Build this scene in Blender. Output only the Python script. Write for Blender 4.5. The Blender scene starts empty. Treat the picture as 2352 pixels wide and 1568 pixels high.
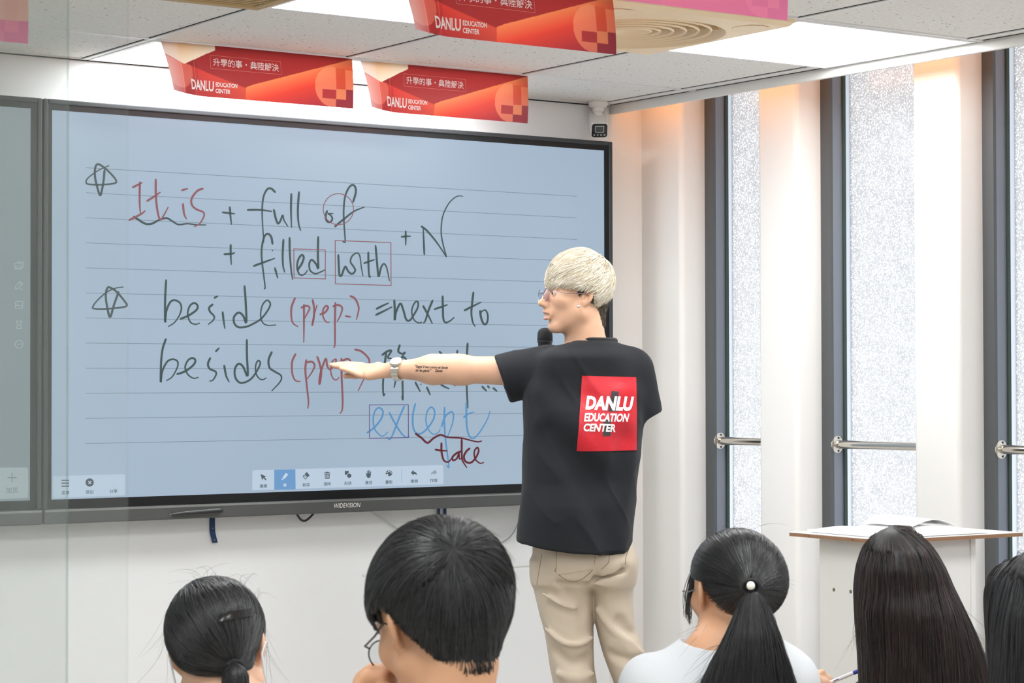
import bpy, bmesh, math, random
import numpy as np
from mathutils import Vector, Matrix
from mathutils.bvhtree import BVHTree
random.seed(7); rng = np.random.default_rng(7)
SC = bpy.context.scene; COL = SC.collection

# ------------------------------------------------------------------ camera
W, H = 2352, 1568
F = 5051.09
YAW, PITCH, ROLL = math.radians(34.7106), math.radians(1.1107), math.radians(-0.12784)
CAM = np.array([-4.4, -5.787, 1.5])
_f = np.array([math.sin(YAW), math.cos(YAW), 0.]); _r = np.array([math.cos(YAW), -math.sin(YAW), 0.]); _u = np.array([0, 0, 1.])
FWD = _f*math.cos(PITCH) + _u*math.sin(PITCH); _u2 = _u*math.cos(PITCH) - _f*math.sin(PITCH)
RGT = _r*math.cos(ROLL) + _u2*math.sin(ROLL); UP = _u2*math.cos(ROLL) - _r*math.sin(ROLL)
cam = bpy.data.cameras.new('camera'); cam.sensor_width = 36; cam.lens = F/W*36; cam.clip_start = .05; cam.clip_end = 100
camo = bpy.data.objects.new('camera', cam); COL.objects.link(camo); SC.camera = camo
camo.matrix_world = Matrix(((RGT[0], UP[0], -FWD[0], CAM[0]), (RGT[1], UP[1], -FWD[1], CAM[1]), (RGT[2], UP[2], -FWD[2], CAM[2]), (0, 0, 0, 1)))
cam.dof.use_dof = True; cam.dof.focus_distance = 6.2; cam.dof.aperture_fstop = 16

# ------------------------------------------------------------------ view, world, exposure
vs = SC.view_settings; vs.view_transform = 'Standard'; vs.look = 'None'; vs.gamma = 1; vs.use_curve_mapping = False
vs.exposure = EXPOSURE = 0.0
PANEL = 15.0          # brightness of the ceiling light panels
SKY = 5.0            # overcast sky outside the windows
COVE = 11.0          # warm strip behind the window pelmet
SCREEN = 0.92
wd = bpy.data.worlds.new('overcast_sky'); SC.world = wd; wd.use_nodes = True
wd.node_tree.nodes['Background'].inputs[0].default_value = (1, 1, 1, 1)
wd.node_tree.nodes['Background'].inputs[1].default_value = SKY

# rays through a point of the photograph, met with a real plane of the room
def ray(u, v): return FWD + RGT*((u-W/2)/F) - UP*((v-H/2)/F)
def at_y(u, v, y): d = ray(u, v); return CAM + d*((y-CAM[1])/d[1])
def at_x(u, v, x): d = ray(u, v); return CAM + d*((x-CAM[0])/d[0])
def at_z(u, v, z): d = ray(u, v); return CAM + d*((z-CAM[2])/d[2])
def at_d(u, v, D): return CAM + ray(u, v)*D

# ------------------------------------------------------------------ materials
def S(c):  # sRGB 0-255 -> linear
    return tuple(((x/255)/12.92 if x/255 <= .04045 else ((x/255+.055)/1.055)**2.4) for x in c)
MATS = {}
def mat(name, rgb=(200, 200, 200), rough=.6, metal=0, emit=None, estr=1, spec=.5, alpha=None, bump=0, bscale=200, var=0, vscale=8, coat=0, sheen=0, trans=0, lin=False):
    if name in MATS: return MATS[name]
    m = bpy.data.materials.new(name); m.use_nodes = True; nt = m.node_tree; b = nt.nodes['Principled BSDF']
    c = rgb if lin else S(rgb)
    b.inputs['Base Color'].default_value = (*c, 1); b.inputs['Roughness'].default_value = rough; b.inputs['Metallic'].default_value = metal
    b.inputs['Specular IOR Level'].default_value = spec; b.inputs['Coat Weight'].default_value = coat
    b.inputs['Sheen Weight'].default_value = sheen; b.inputs['Transmission Weight'].default_value = trans
    if emit is not None:
        b.inputs['Emission Color'].default_value = (*S(emit), 1); b.inputs['Emission Strength'].default_value = estr
    if bump or var:
        tc = nt.nodes.new('ShaderNodeTexCoord')
    if bump:
        n = nt.nodes.new('ShaderNodeTexNoise'); n.inputs['Scale'].default_value = bscale; n.inputs['Detail'].default_value = 4
        bp = nt.nodes.new('ShaderNodeBump'); bp.inputs['Strength'].default_value = bump; bp.inputs['Distance'].default_value = .002
        nt.links.new(tc.outputs['Object'], n.inputs['Vector']); nt.links.new(n.outputs['Fac'], bp.inputs['Height']); nt.links.new(bp.outputs['Normal'], b.inputs['Normal'])
    if var:
        n2 = nt.nodes.new('ShaderNodeTexNoise'); n2.inputs['Scale'].default_value = vscale; n2.inputs['Detail'].default_value = 3
        mx = nt.nodes.new('ShaderNodeMix'); mx.data_type = 'RGBA'
        mx.inputs[6].default_value = (*[x*(1-var) for x in c], 1); mx.inputs[7].default_value = (*[min(1, x*(1+var)) for x in c], 1)
        nt.links.new(tc.outputs['Object'], n2.inputs['Vector']); nt.links.new(n2.outputs['Fac'], mx.inputs[0]); nt.links.new(mx.outputs[2], b.inputs['Base Color'])
    MATS[name] = m; return m
def emis(name, rgb, s=1.0, gloss=0):
    """something a screen or a lamp shows"""
    if name in MATS: return MATS[name]
    m = mat(name, (4, 4, 5), .3 if gloss else .6, emit=rgb, estr=s, spec=.5 if gloss else .2)
    return m

# ------------------------------------------------------------------ mesh helpers
def link(name, me, m=None, parent=None):
    o = bpy.data.objects.new(name, me); COL.objects.link(o)
    if m is not None and hasattr(me, 'materials'): me.materials.append(m)
    if parent is not None: o.parent = parent
    return o
def mk(name, V, Fs, m, parent=None, smooth=False):
    me = bpy.data.meshes.new(name)
    V = np.asarray(V, dtype=np.float32)
    if isinstance(Fs, np.ndarray) and Fs.ndim == 2:
        n, k = Fs.shape
        me.vertices.add(len(V)); me.vertices.foreach_set('co', V.ravel())
        me.loops.add(n*k); me.loops.foreach_set('vertex_index', Fs.astype(np.int32).ravel())
        me.polygons.add(n); me.polygons.foreach_set('loop_start', np.arange(0, n*k, k, dtype=np.int32))
        me.update(calc_edges=True)
    else:
        me.from_pydata([tuple(map(float, v)) for v in V], [], [tuple(int(i) for i in f) for f in Fs]); me.update()
    if smooth: me.polygons.foreach_set('use_smooth', [True]*len(me.polygons))
    me.validate()
    return link(name, me, m, parent)
def tag(o, label, cat, group=None, kind=None):
    o['label'] = label; o['category'] = cat
    if group: o['group'] = group
    if kind: o['kind'] = kind
    return o
def thing(name, label, cat, loc=(0, 0, 0), rz=0, group=None):
    o = bpy.data.objects.new(name, None); COL.objects.link(o); o.location = loc; o.rotation_euler = (0, 0, rz)
    return tag(o, label, cat, group)
def struct(o): o['kind'] = 'structure'; return o

class MB:
    def __init__(s): s.V = []; s.F = []
    def add(s, V, Fs):
        n = len(s.V); s.V += [tuple(map(float, v)) for v in V]; s.F += [tuple(i+n for i in f) for f in Fs]; return s
    def box(s, x0, x1, y0, y1, z0, z1):
        x0, x1 = sorted((x0, x1)); y0, y1 = sorted((y0, y1)); z0, z1 = sorted((z0, z1))
        return s.add([(x0, y0, z0), (x1, y0, z0), (x1, y1, z0), (x0, y1, z0), (x0, y0, z1), (x1, y0, z1), (x1, y1, z1), (x0, y1, z1)],
                     [(0, 3, 2, 1), (4, 5, 6, 7), (0, 1, 5, 4), (1, 2, 6, 5), (2, 3, 7, 6), (3, 0, 4, 7)])
    def prism(s, poly, fn, fn2):  # polygon carried to two places
        n = len(poly); return s.add([fn(p) for p in poly]+[fn2(p) for p in poly], [tuple(range(n)), tuple(range(2*n-1, n-1, -1))]+[(i, i+n, (i+1) % n+n, (i+1) % n) for i in range(n)])
    def tube(s, pts, r, n=10, cap=True):
        pts = [np.array(p, float) for p in pts]; rs = r if hasattr(r, '__len__') else [r]*len(pts)
        V = []; Fs = []; up = None
        for i, p in enumerate(pts):
            t = pts[min(i+1, len(pts)-1)] - pts[max(i-1, 0)]; t = t/(np.linalg.norm(t)+1e-12)
            if up is None: a = np.array([0, 0, 1.]) if abs(t[2]) < .9 else np.array([1., 0, 0])
            else: a = up
            a = a - t*np.dot(a, t); a /= np.linalg.norm(a)+1e-12; up = a; b = np.cross(t, a)
            for k in range(n): V.append(p + (a*math.cos(2*math.pi*k/n)+b*math.sin(2*math.pi*k/n))*rs[i])
        for i in range(len(pts)-1):
            for k in range(n): Fs.append((i*n+k, i*n+(k+1) % n, (i+1)*n+(k+1) % n, (i+1)*n+k))
        if cap: Fs += [tuple(range(n-1, -1, -1)), tuple((len(pts)-1)*n+k for k in range(n))]
        return s.add(V, Fs)
    def lathe(s, prof, n=32, o=(0, 0, 0), ax=(0, 0, 1), cap=True):
        ax = np.array(ax, float); ax /= np.linalg.norm(ax); a = np.array([1., 0, 0]) if abs(ax[0]) < .9 else np.array([0, 1., 0])
        a = a-ax*np.dot(a, ax); a /= np.linalg.norm(a); b = np.cross(ax, a); o = np.array(o, float); V = []; Fs = []
        for r, z in prof:
            for k in range(n): V.append(o+ax*z+(a*math.cos(2*math.pi*k/n)+b*math.sin(2*math.pi*k/n))*r)
        for i in range(len(prof)-1):
            for k in range(n): Fs.append((i*n+k, i*n+(k+1) % n, (i+1)*n+(k+1) % n, (i+1)*n+k))
        if cap: Fs += [tuple(range(n-1, -1, -1)), tuple((len(prof)-1)*n+k for k in range(n))]
        return s.add(V, Fs)
    def build(s, name, m, parent=None, smooth=False, bevel=0, seg=2, auto=None):
        o = mk(name, s.V, s.F, m, parent, smooth)
        if bevel:
            b = o.modifiers.new('bevel', 'BEVEL'); b.width = bevel; b.segments = seg; b.limit_method = 'ANGLE'; b.angle_limit = math.radians(40)
        if auto: o.data.polygons.foreach_set('use_smooth', [True]*len(o.data.polygons)); o.data.set_sharp_from_angle(angle=math.radians(auto))
        return o
def box(name, b, m, parent=None, bevel=0, seg=2): return MB().box(*b).build(name, m, parent, bevel=bevel, seg=seg)

def catmull(P, n=6):
    P = [np.array(p, float) for p in P]
    if len(P) == 2: return [P[0]+(P[1]-P[0])*t/4 for t in range(5)]
    Q = [2*P[0]-P[1]]+P+[2*P[-1]-P[-2]]; out = []
    for i in range(1, len(Q)-2):
        for k in range(n):
            t = k/n; out.append(.5*((2*Q[i])+(-Q[i-1]+Q[i+1])*t+(2*Q[i-1]-5*Q[i]+4*Q[i+1]-Q[i+2])*t*t+(-Q[i-1]+3*Q[i]-3*Q[i+1]+Q[i+2])*t**3))
    out.append(P[-1]); return out
def ribbon(P, w, taper=True):
    """flat 2-D stroke with round start and tapering end -> V (n,2), quads"""
    if w < 2.5 and len(P) < 12:          # ruled box: straight sides
        P = [np.array(p) for p in P]; V = []; Fs = []
        for a, b in zip(P[:-1], P[1:]):
            d = b-a; L_ = np.linalg.norm(d)
            if L_ < 2: continue
            d = d/L_; b_ = np.array([-d[1], d[0]])*w/2; n = len(V); V += [a+b_-d*w/2, a-b_-d*w/2, b-b_+d*w/2, b+b_+d*w/2]; Fs.append((n, n+1, n+2, n+3))
        return V, Fs
    P = catmull(P); P = [p for i, p in enumerate(P) if i == 0 or np.linalg.norm(p-P[i-1]) > 1e-6]
    if len(P) < 2: P = [P[0], P[0]+np.array([w*.3, 0])]
    n = len(P); V = []; Fs = []
    for i, p in enumerate(P):
        t = P[min(i+1, n-1)]-P[max(i-1, 0)]; t = t/(np.linalg.norm(t)+1e-9); b = np.array([-t[1], t[0]])
        ww = w/2*(1 if not taper else (1.12-.55*(i/(n-1))**2))
        if i in (0,): ww *= .75
        V += [p+b*ww, p-b*ww]
    for i in range(n-1): Fs.append((2*i, 2*i+1, 2*i+3, 2*i+2))
    c = len(V); t = P[0]-P[1]; t /= np.linalg.norm(t)+1e-9; V.append(P[0]+t*w*.32); Fs.append((0, c, 1))
    return V, Fs
def glyphs(body, size=1, bold=0, shear=0, align='LEFT', space=1, tri=False, sub=0):
    c = bpy.data.curves.new('g', 'FONT'); c.body = body; c.size = size; c.offset = bold; c.shear = shear; c.align_x = align; c.space_character = space; c.resolution_u = 3
    o = bpy.data.objects.new('g', c); COL.objects.link(o)
    dg = bpy.context.evaluated_depsgraph_get(); me = bpy.data.meshes.new_from_object(o.evaluated_get(dg))
    bm = bmesh.new(); bm.from_mesh(me)
    if sub:
        bmesh.ops.triangulate(bm, faces=bm.faces[:])
        for _ in range(6):
            es = [e for e in bm.edges if e.calc_length() > sub]
            if not es: break
            bmesh.ops.subdivide_edges(bm, edges=es, cuts=1); bmesh.ops.triangulate(bm, faces=bm.faces[:])
    V = np.array([v.co[:2] for v in bm.verts]); Fs = [tuple(v.index for v in f.verts) for f in bm.faces]
    bm.free(); bpy.data.objects.remove(o); bpy.data.meshes.remove(me); bpy.data.curves.remove(c)
    return V, Fs
STROKES = {
 ('ink', 4.6): [
  [(239.9,389.7),(237.4,416.5),(231.0,447.1),(225.9,439.5),(218.3,408.9),(218.3,385.9),(224.6,377.0),(238.7,384.6),(256.5,401.2),(266.7,415.3),(261.6,421.1),(231.0,424.2),(203.0,422.9),(197.3,417.8),(203.0,407.6),(225.9,391.0),(250.2,380.1)],
  [(306.3,496.9),(317.8,504.5),(333.1,513.5),(348.4,513.5),(363.7,505.8),(381.5,500.7),(394.3,507.1),(409.6,515.5),(430.0,513.5),(450.4,516.0),(473.4,516.5)],
  [(510.4,487.4),(539.7,491.0)],
  [(527.4,475.2),(529.0,495.6),(531.3,516.0)],
  [(514.2,583.6),(533.3,582.3),(539.2,579.8)],
  [(529.5,561.4),(529.5,584.9),(531.0,607.9)],
  [(632.0,441.5),(622.6,433.1),(613.7,434.4),(605.5,449.7),(602.2,472.7),(602.2,503.3),(605.5,556.8)],
  [(567.8,482.1),(598.4,482.1),(624.4,485.4)],
  [(628.5,481.1),(632.8,500.7),(637.9,513.0),(643.0,508.4),(648.9,494.3),(651.9,505.8),(660.9,519.8)],
  [(668.8,444.6),(668.0,482.9),(669.3,523.2)],
  [(686.4,440.3),(683.8,482.9),(685.6,513.5),(690.2,530.1)],
  [(625.7,560.7),(622.6,544.1),(614.9,536.9),(606.5,544.1),(600.9,569.6),(600.9,595.1),(605.5,633.4),(608.6,660.2),(605.5,661.9)],
  [(581.8,610.9),(611.1,600.2),(631.0,593.1)],
  [(625.2,574.9),(626.4,576.0)],
  [(631.0,615.0),(637.7,639.0)],
  [(650.7,549.7),(648.9,584.9),(649.9,610.4),(653.7,625.7)],
  [(664.7,545.4),(665.2,579.8),(668.5,620.6),(671.8,642.3)],
  [(682.6,620.6),(692.8,605.3),(697.3,591.3),(692.8,585.4),(685.1,595.1),(682.0,613.0),(686.4,628.3),(694.0,631.6),(701.7,627.0),(706.0,620.1)],
  [(730.5,543.3),(729.7,584.9),(730.5,615.5),(725.9,606.6),(715.7,596.4),(710.1,605.3),(711.9,620.6),(723.4,628.3),(736.1,624.4),(746.3,619.3)],
  [(272.3,669.6),(261.6,699.7),(252.7,727.8),(246.8,709.9),(242.5,679.3),(246.3,661.4),(254.0,660.9),(269.3,671.6),(287.1,693.3),(291.0,701.0),(282.0,705.3),(243.8,709.1),(215.7,708.6),(213.2,703.5),(223.4,689.5),(243.8,671.6),(264.2,661.9),(283.3,658.9)],
  [(381.3,642.3),(379.0,685.9),(379.0,739.9),(381.3,715.8),(390.5,693.9),(402.0,689.4),(413.5,696.2),(416.2,708.9),(411.2,724.9),(399.7,741.0),(385.9,749.7)],
  [(413.5,732.3),(431.8,724.9),(450.2,712.3),(453.6,702.0),(445.6,695.6),(435.3,703.1),(430.7,720.3),(436.4,738.7),(447.9,744.5),(458.9,741.7)],
  [(488.8,698.5),(480.0,706.6),(482.3,715.8),(491.5,726.1),(489.2,735.3),(477.7,745.1)],
  [(491.5,684.1),(500.7,679.5)],
  [(511.0,715.8),(513.3,736.4),(516.3,754.8)],
  [(561.1,656.1),(563.8,690.5),(565.4,739.9),(558.1,724.9),(547.8,717.6),(537.4,727.2),(537.4,741.0),(546.6,750.9),(565.0,750.2),(583.3,742.2),(600.6,730.7),(615.5,711.2),(620.5,697.4),(613.2,689.4),(602.9,699.7),(598.3,720.3),(601.7,738.7),(613.2,746.7),(633.8,746.1)],
  [(380.9,777.7),(373.3,800.7),(369.8,830.5),(368.9,877.6),(372.1,853.5),(383.6,830.5),(397.4,824.8),(407.7,830.5),(406.6,844.3),(395.1,865.0),(381.3,874.2)],
  [(405.9,859.2),(424.9,852.4),(443.3,838.6),(448.4,827.1),(441.0,822.0),(430.7,828.2),(424.9,844.3),(431.8,860.4),(444.5,868.4),(455.9,866.1)],
  [(482.8,821.4),(477.3,835.1),(481.2,846.6),(493.8,852.4),(496.1,859.2),(489.2,871.9),(480.5,875.3)],
  [(495.0,807.1),(503.5,798.4)],
  [(514.5,838.6),(519.1,862.7),(526.4,877.6)],
  [(566.6,779.6),(566.8,814.5),(568.4,862.7),(558.1,842.0),(547.8,835.1),(539.3,846.6),(539.7,865.0),(548.9,877.6),(562.7,877.6),(578.8,867.3),(592.5,846.6),(597.6,832.8),(592.1,828.2),(586.8,839.7),(587.9,858.1),(596.0,869.6),(604.0,871.4),(611.6,867.3)],
  [(624.2,807.6),(616.6,826.0),(618.9,844.3),(631.6,853.5),(645.3,862.7),(643.0,876.5),(623.5,897.6)],
  [(863.8,709.4),(879.9,701.2),(893.2,695.3)],
  [(862.6,723.3),(881.6,714.0),(900.7,704.3)],
  [(905.1,688.5),(906.3,711.4),(906.3,735.2),(908.8,718.2),(919.0,697.0),(925.9,711.4),(932.7,733.5),(941.2,735.2),(949.7,723.3),(959.0,706.3),(959.9,694.4),(954.8,692.4),(948.0,702.9),(945.4,718.2),(951.4,735.2),(961.6,741.2),(969.2,739.5)],
  [(971.4,702.1),(982.0,721.6),(993.0,743.7)],
  [(993.5,689.3),(983.7,713.1),(976.9,735.2),(971.8,742.4)],
  [(1016.3,679.5),(1016.8,708.0),(1018.0,731.8),(1022.8,740.3),(1033.0,736.9),(1043.2,728.4)],
  [(997.3,710.1),(1027.9,699.5)],
  [(1087.1,670.6),(1084.0,696.1),(1082.3,719.9),(1085.7,740.3),(1091.2,749.7)],
  [(1065.8,713.1),(1085.7,702.9),(1105.3,693.6)],
  [(1102.4,712.8),(1104.4,728.4),(1109.5,742.0),(1115.5,744.1),(1119.7,735.2),(1119.7,721.6),(1114.6,712.3),(1107.8,714.0),(1101.9,720.8)],
  [(877.1,815.3),(889.2,806.6),(898.4,805.4),(890.4,820.3),(898.4,823.8),(899.1,829.5)],
  [(886.9,808.9),(882.3,843.3),(879.3,882.3),(880.5,907.6),(884.2,903.0)],
  [(917.9,791.7),(914.5,806.6),(923.7,812.3),(930.5,808.9),(921.4,820.3)],
  [(921.4,820.3),(923.7,868.6),(924.8,916.8),(922.5,908.7)],
  [(909.9,854.8),(908.7,870.9),(904.8,890.4)],
  [(921.4,820.3),(932.4,825.4),(947.8,870.9)],
  [(953.5,877.3),(965.0,899.6)],
  [(966.1,882.1),(967.3,883.0)],
  [(979.9,888.8),(987.9,907.1)],
  [(1008.6,807.0),(1018.9,816.9)],
  [(1050.4,804.3),(1048.8,815.8)],
  [(1073.6,787.8),(1072.2,818.1),(1071.7,886.9),(1073.6,935.1),(1069.4,924.8)],
  [(1007.4,878.9),(1018.9,886.9),(1031.6,892.7)],
  [(1051.1,877.7),(1048.8,882.3),(1042.6,886.2)],
  [(1106.6,886.9),(1117.6,898.4)],
  [(1119.9,885.8),(1123.8,891.5)],
  [(1132.1,890.4),(1141.7,898.9)],
  [(1157.4,812.3),(1167.0,819.2)],
  [(1176.2,808.4),(1188.8,806.1),(1190.0,810.0)],
 ],
 ('red', 4.6): [
  [(303.7,430.6),(326.7,419.1)],
  [(320.8,417.8),(320.3,462.4),(322.1,490.5)],
  [(295.6,505.8),(322.9,491.8),(333.8,483.4)],
  [(357.3,411.4),(357.6,449.7),(361.1,482.9),(367.5,504.5),(376.4,493.1),(386.1,475.2)],
  [(336.9,461.9),(356.0,449.7),(368.3,440.8)],
  [(419.8,467.6),(422.3,490.5),(428.0,503.3)],
  [(416.7,436.9),(431.3,433.1)],
  [(466.2,433.1),(453.0,438.2),(440.2,454.8),(440.2,470.1),(450.4,480.3),(465.7,486.7),(468.3,495.6),(458.1,513.5),(445.3,520.6)],
 ],
 ('red', 1.9): [
  [(674.4,571.4),(674.4,571.4),(746.8,573.9),(746.8,574.0),(746.8,640.5),(746.8,640.5),(674.9,638.0),(674.9,638.0),(674.4,571.4)],
  [(811.5,480.3),(810.3,489.5),(806.9,498.1),(801.4,505.4),(794.2,511.1),(785.8,514.6),(776.8,515.9),(767.8,514.6),(759.5,511.1),(752.3,505.4),(746.8,498.1),(743.3,489.5),(742.1,480.3),(743.3,471.0),(746.8,462.5),(752.3,455.1),(759.5,449.4),(767.8,445.9),(776.8,444.7),(785.8,445.9),(794.2,449.4),(801.4,455.1),(806.9,462.5),(810.3,471.0),(811.5,480.3)],
  [(769.5,552.1),(769.5,552.1),(897.3,557.0),(897.3,557.0),(897.8,655.4),(897.8,655.4),(770.0,651.6),(770.0,651.6),(769.5,552.1)],
 ],
 ('ink', 4.4): [
  [(751.0,483.6),(747.6,497.3),(751.0,508.3),(758.7,509.4),(763.1,501.7),(758.7,494.0),(753.2,490.6),(765.3,490.6)],
  [(810.6,464.1),(816.8,442.0),(815.1,428.7),(808.4,424.8),(799.6,433.2),(791.9,453.1),(789.0,484.0),(789.9,515.0),(792.5,552.6),(789.6,555.9),(786.3,553.7)],
  [(768.6,520.5),(788.5,503.9),(812.9,485.1),(837.2,475.2)],
  [(776.6,584.6),(777.9,612.2),(779.3,631.0),(784.1,632.1),(792.5,612.2),(799.6,623.3),(808.4,628.8),(815.5,621.1),(811.8,612.2),(804.7,601.2),(808.4,587.9),(819.5,580.9),(826.1,587.9),(829.4,612.2),(833.4,633.9)],
  [(845.6,578.6),(846.0,610.0),(847.8,634.8),(851.5,633.3)],
  [(835.4,604.5),(860.4,595.9)],
  [(862.2,563.6),(865.9,605.6),(869.2,634.8),(874.8,614.5),(881.4,605.6),(888.0,615.6),(894.2,645.4)],
  [(921.2,543.7),(943.3,542.2)],
  [(931.4,530.4),(931.6,563.6)],
  [(974.3,584.6),(971.6,523.8)],
  [(967.2,519.4),(980.9,530.4),(1003.0,557.0),(1025.1,590.1)],
 ],
 ('ink', 3.0): [
  [(1025.1,590.1),(1017.4,561.4),(1012.9,532.7),(1016.3,497.3),(1029.5,468.5),(1045.0,453.1),(1056.1,449.7),(1063.4,451.3)],
 ],
 ('red', 4.4): [
  [(677.5,683.6),(669.4,704.3),(668.7,727.2),(672.9,742.2),(684.4,750.2)],
  [(697.7,699.2),(697.7,738.7),(697.4,786.9)],
  [(691.2,706.6),(702.7,702.0),(710.8,706.6),(706.2,718.1),(695.8,736.4)],
  [(717.6,687.8),(721.1,708.9),(719.9,731.8),(716.5,747.9),(719.9,727.2),(728.0,699.7)],
  [(734.4,722.2),(746.3,716.9),(753.2,706.6),(748.6,702.4),(741.7,711.2),(741.7,727.2),(748.6,738.7),(756.7,739.9)],
  [(769.8,694.6),(768.8,738.7),(768.8,789.2),(765.8,798.4)],
  [(764.2,703.8),(776.2,700.1),(785.4,706.6),(781.9,722.6),(773.9,738.7)],
  [(792.7,725.4),(806.0,727.7)],
  [(803.7,679.5),(815.2,685.9),(823.2,704.3),(822.1,718.1),(818.0,734.1)],
  [(678.6,812.2),(670.6,830.5),(670.6,855.8),(677.5,873.0),(690.1,876.0)],
  [(703.2,826.0),(700.9,846.6),(702.7,871.9),(707.3,913.2),(708.0,927.0),(706.2,938.4)],
  [(703.9,831.7),(716.5,830.5),(722.2,839.7),(716.5,853.5),(705.0,870.3)],
  [(728.0,818.6),(733.7,835.1),(737.2,853.5),(735.3,874.2),(733.0,881.5),(735.3,858.1),(747.5,823.7),(750.9,839.7),(756.7,847.8),(764.7,842.0),(771.6,828.2),(769.3,824.8),(761.3,832.8),(759.0,851.2),(763.6,867.3),(771.6,872.3),(778.5,866.1)],
  [(783.8,822.5),(784.2,865.0),(786.5,915.5),(785.4,940.7),(780.3,949.5)],
  [(778.5,831.7),(796.8,824.1),(804.9,830.5),(802.6,846.6),(798.0,854.6)],
  [(814.1,802.5),(829.0,806.4),(845.1,821.4),(848.0,835.1),(842.8,853.5),(822.1,897.6)],
 ],
 ('blue', 3.8): [
  [(842.2,994.1),(859.4,981.0),(875.4,960.4),(878.9,944.3),(870.9,936.3),(861.7,942.0),(856.6,960.4),(859.4,983.3),(870.9,998.3),(880.0,1000.6),(890.4,991.4)],
  [(893.4,946.6),(905.3,969.6),(921.4,994.8),(932.8,1004.0),(939.7,1000.6)],
  [(928.2,931.7),(916.8,958.1),(900.7,999.4),(893.8,1008.6),(886.9,1003.5)],
  [(953.5,926.4),(947.8,951.2),(947.8,976.5),(953.5,992.5),(966.1,995.3),(981.0,983.3),(994.8,962.7),(997.6,944.3),(990.2,934.7),(981.0,944.3),(977.6,965.0),(983.3,985.6),(994.8,997.1),(1006.3,992.5),(1010.9,984.5)],
  [(1020.5,935.1),(1020.1,969.6),(1022.8,1010.9),(1030.4,1070.6),(1024.7,1067.1)],
  [(1013.2,979.9),(1022.4,955.8),(1036.1,945.5),(1041.2,953.5),(1037.3,976.5),(1025.8,1006.3)],
  [(1070.6,925.5),(1070.6,958.1),(1072.9,987.9),(1079.8,1004.0),(1088.9,1005.2),(1102.7,990.2),(1118.8,962.7),(1125.2,943.2)],
  [(1064.2,958.5),(1075.2,950.1),(1088.9,946.2)],
 ],
 ('purple', 1.9): [
  [(847.9,929.6),(847.9,929.6),(937.0,929.2),(937.0,929.2),(937.4,1004.5),(937.4,1004.5),(847.9,1006.3),(847.9,1006.3),(847.9,929.6)],
 ],
 ('maroon', 4.4): [
  [(953.5,995.3),(967.3,1005.2),(981.0,1016.6),(994.8,1006.3),(1010.9,998.3),(1027.0,1003.5),(1059.1,1005.8),(1084.4,1012.0),(1098.1,1014.3),(1106.2,1012.0)],
  [(1013.2,1016.6),(1013.6,1038.4),(1018.9,1056.8),(1029.3,1060.2),(1038.4,1049.9)],
  [(998.7,1032.2),(1013.2,1034.3),(1027.0,1035.0)],
  [(1058.0,1036.1),(1047.6,1040.7),(1038.4,1049.9),(1040.7,1056.8),(1048.8,1052.2),(1053.4,1040.7),(1054.5,1053.4),(1060.2,1052.2)],
  [(1059.8,1007.4),(1059.8,1038.4),(1061.4,1056.8),(1071.7,1074.0)],
  [(1078.6,1028.8),(1070.6,1036.1),(1064.8,1047.6),(1068.3,1059.1),(1079.8,1062.5),(1091.2,1052.2),(1098.6,1036.1),(1095.8,1027.4),(1088.9,1036.1),(1090.1,1052.2),(1098.1,1061.4),(1105.0,1063.7),(1110.8,1060.9)],
 ],
}
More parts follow.
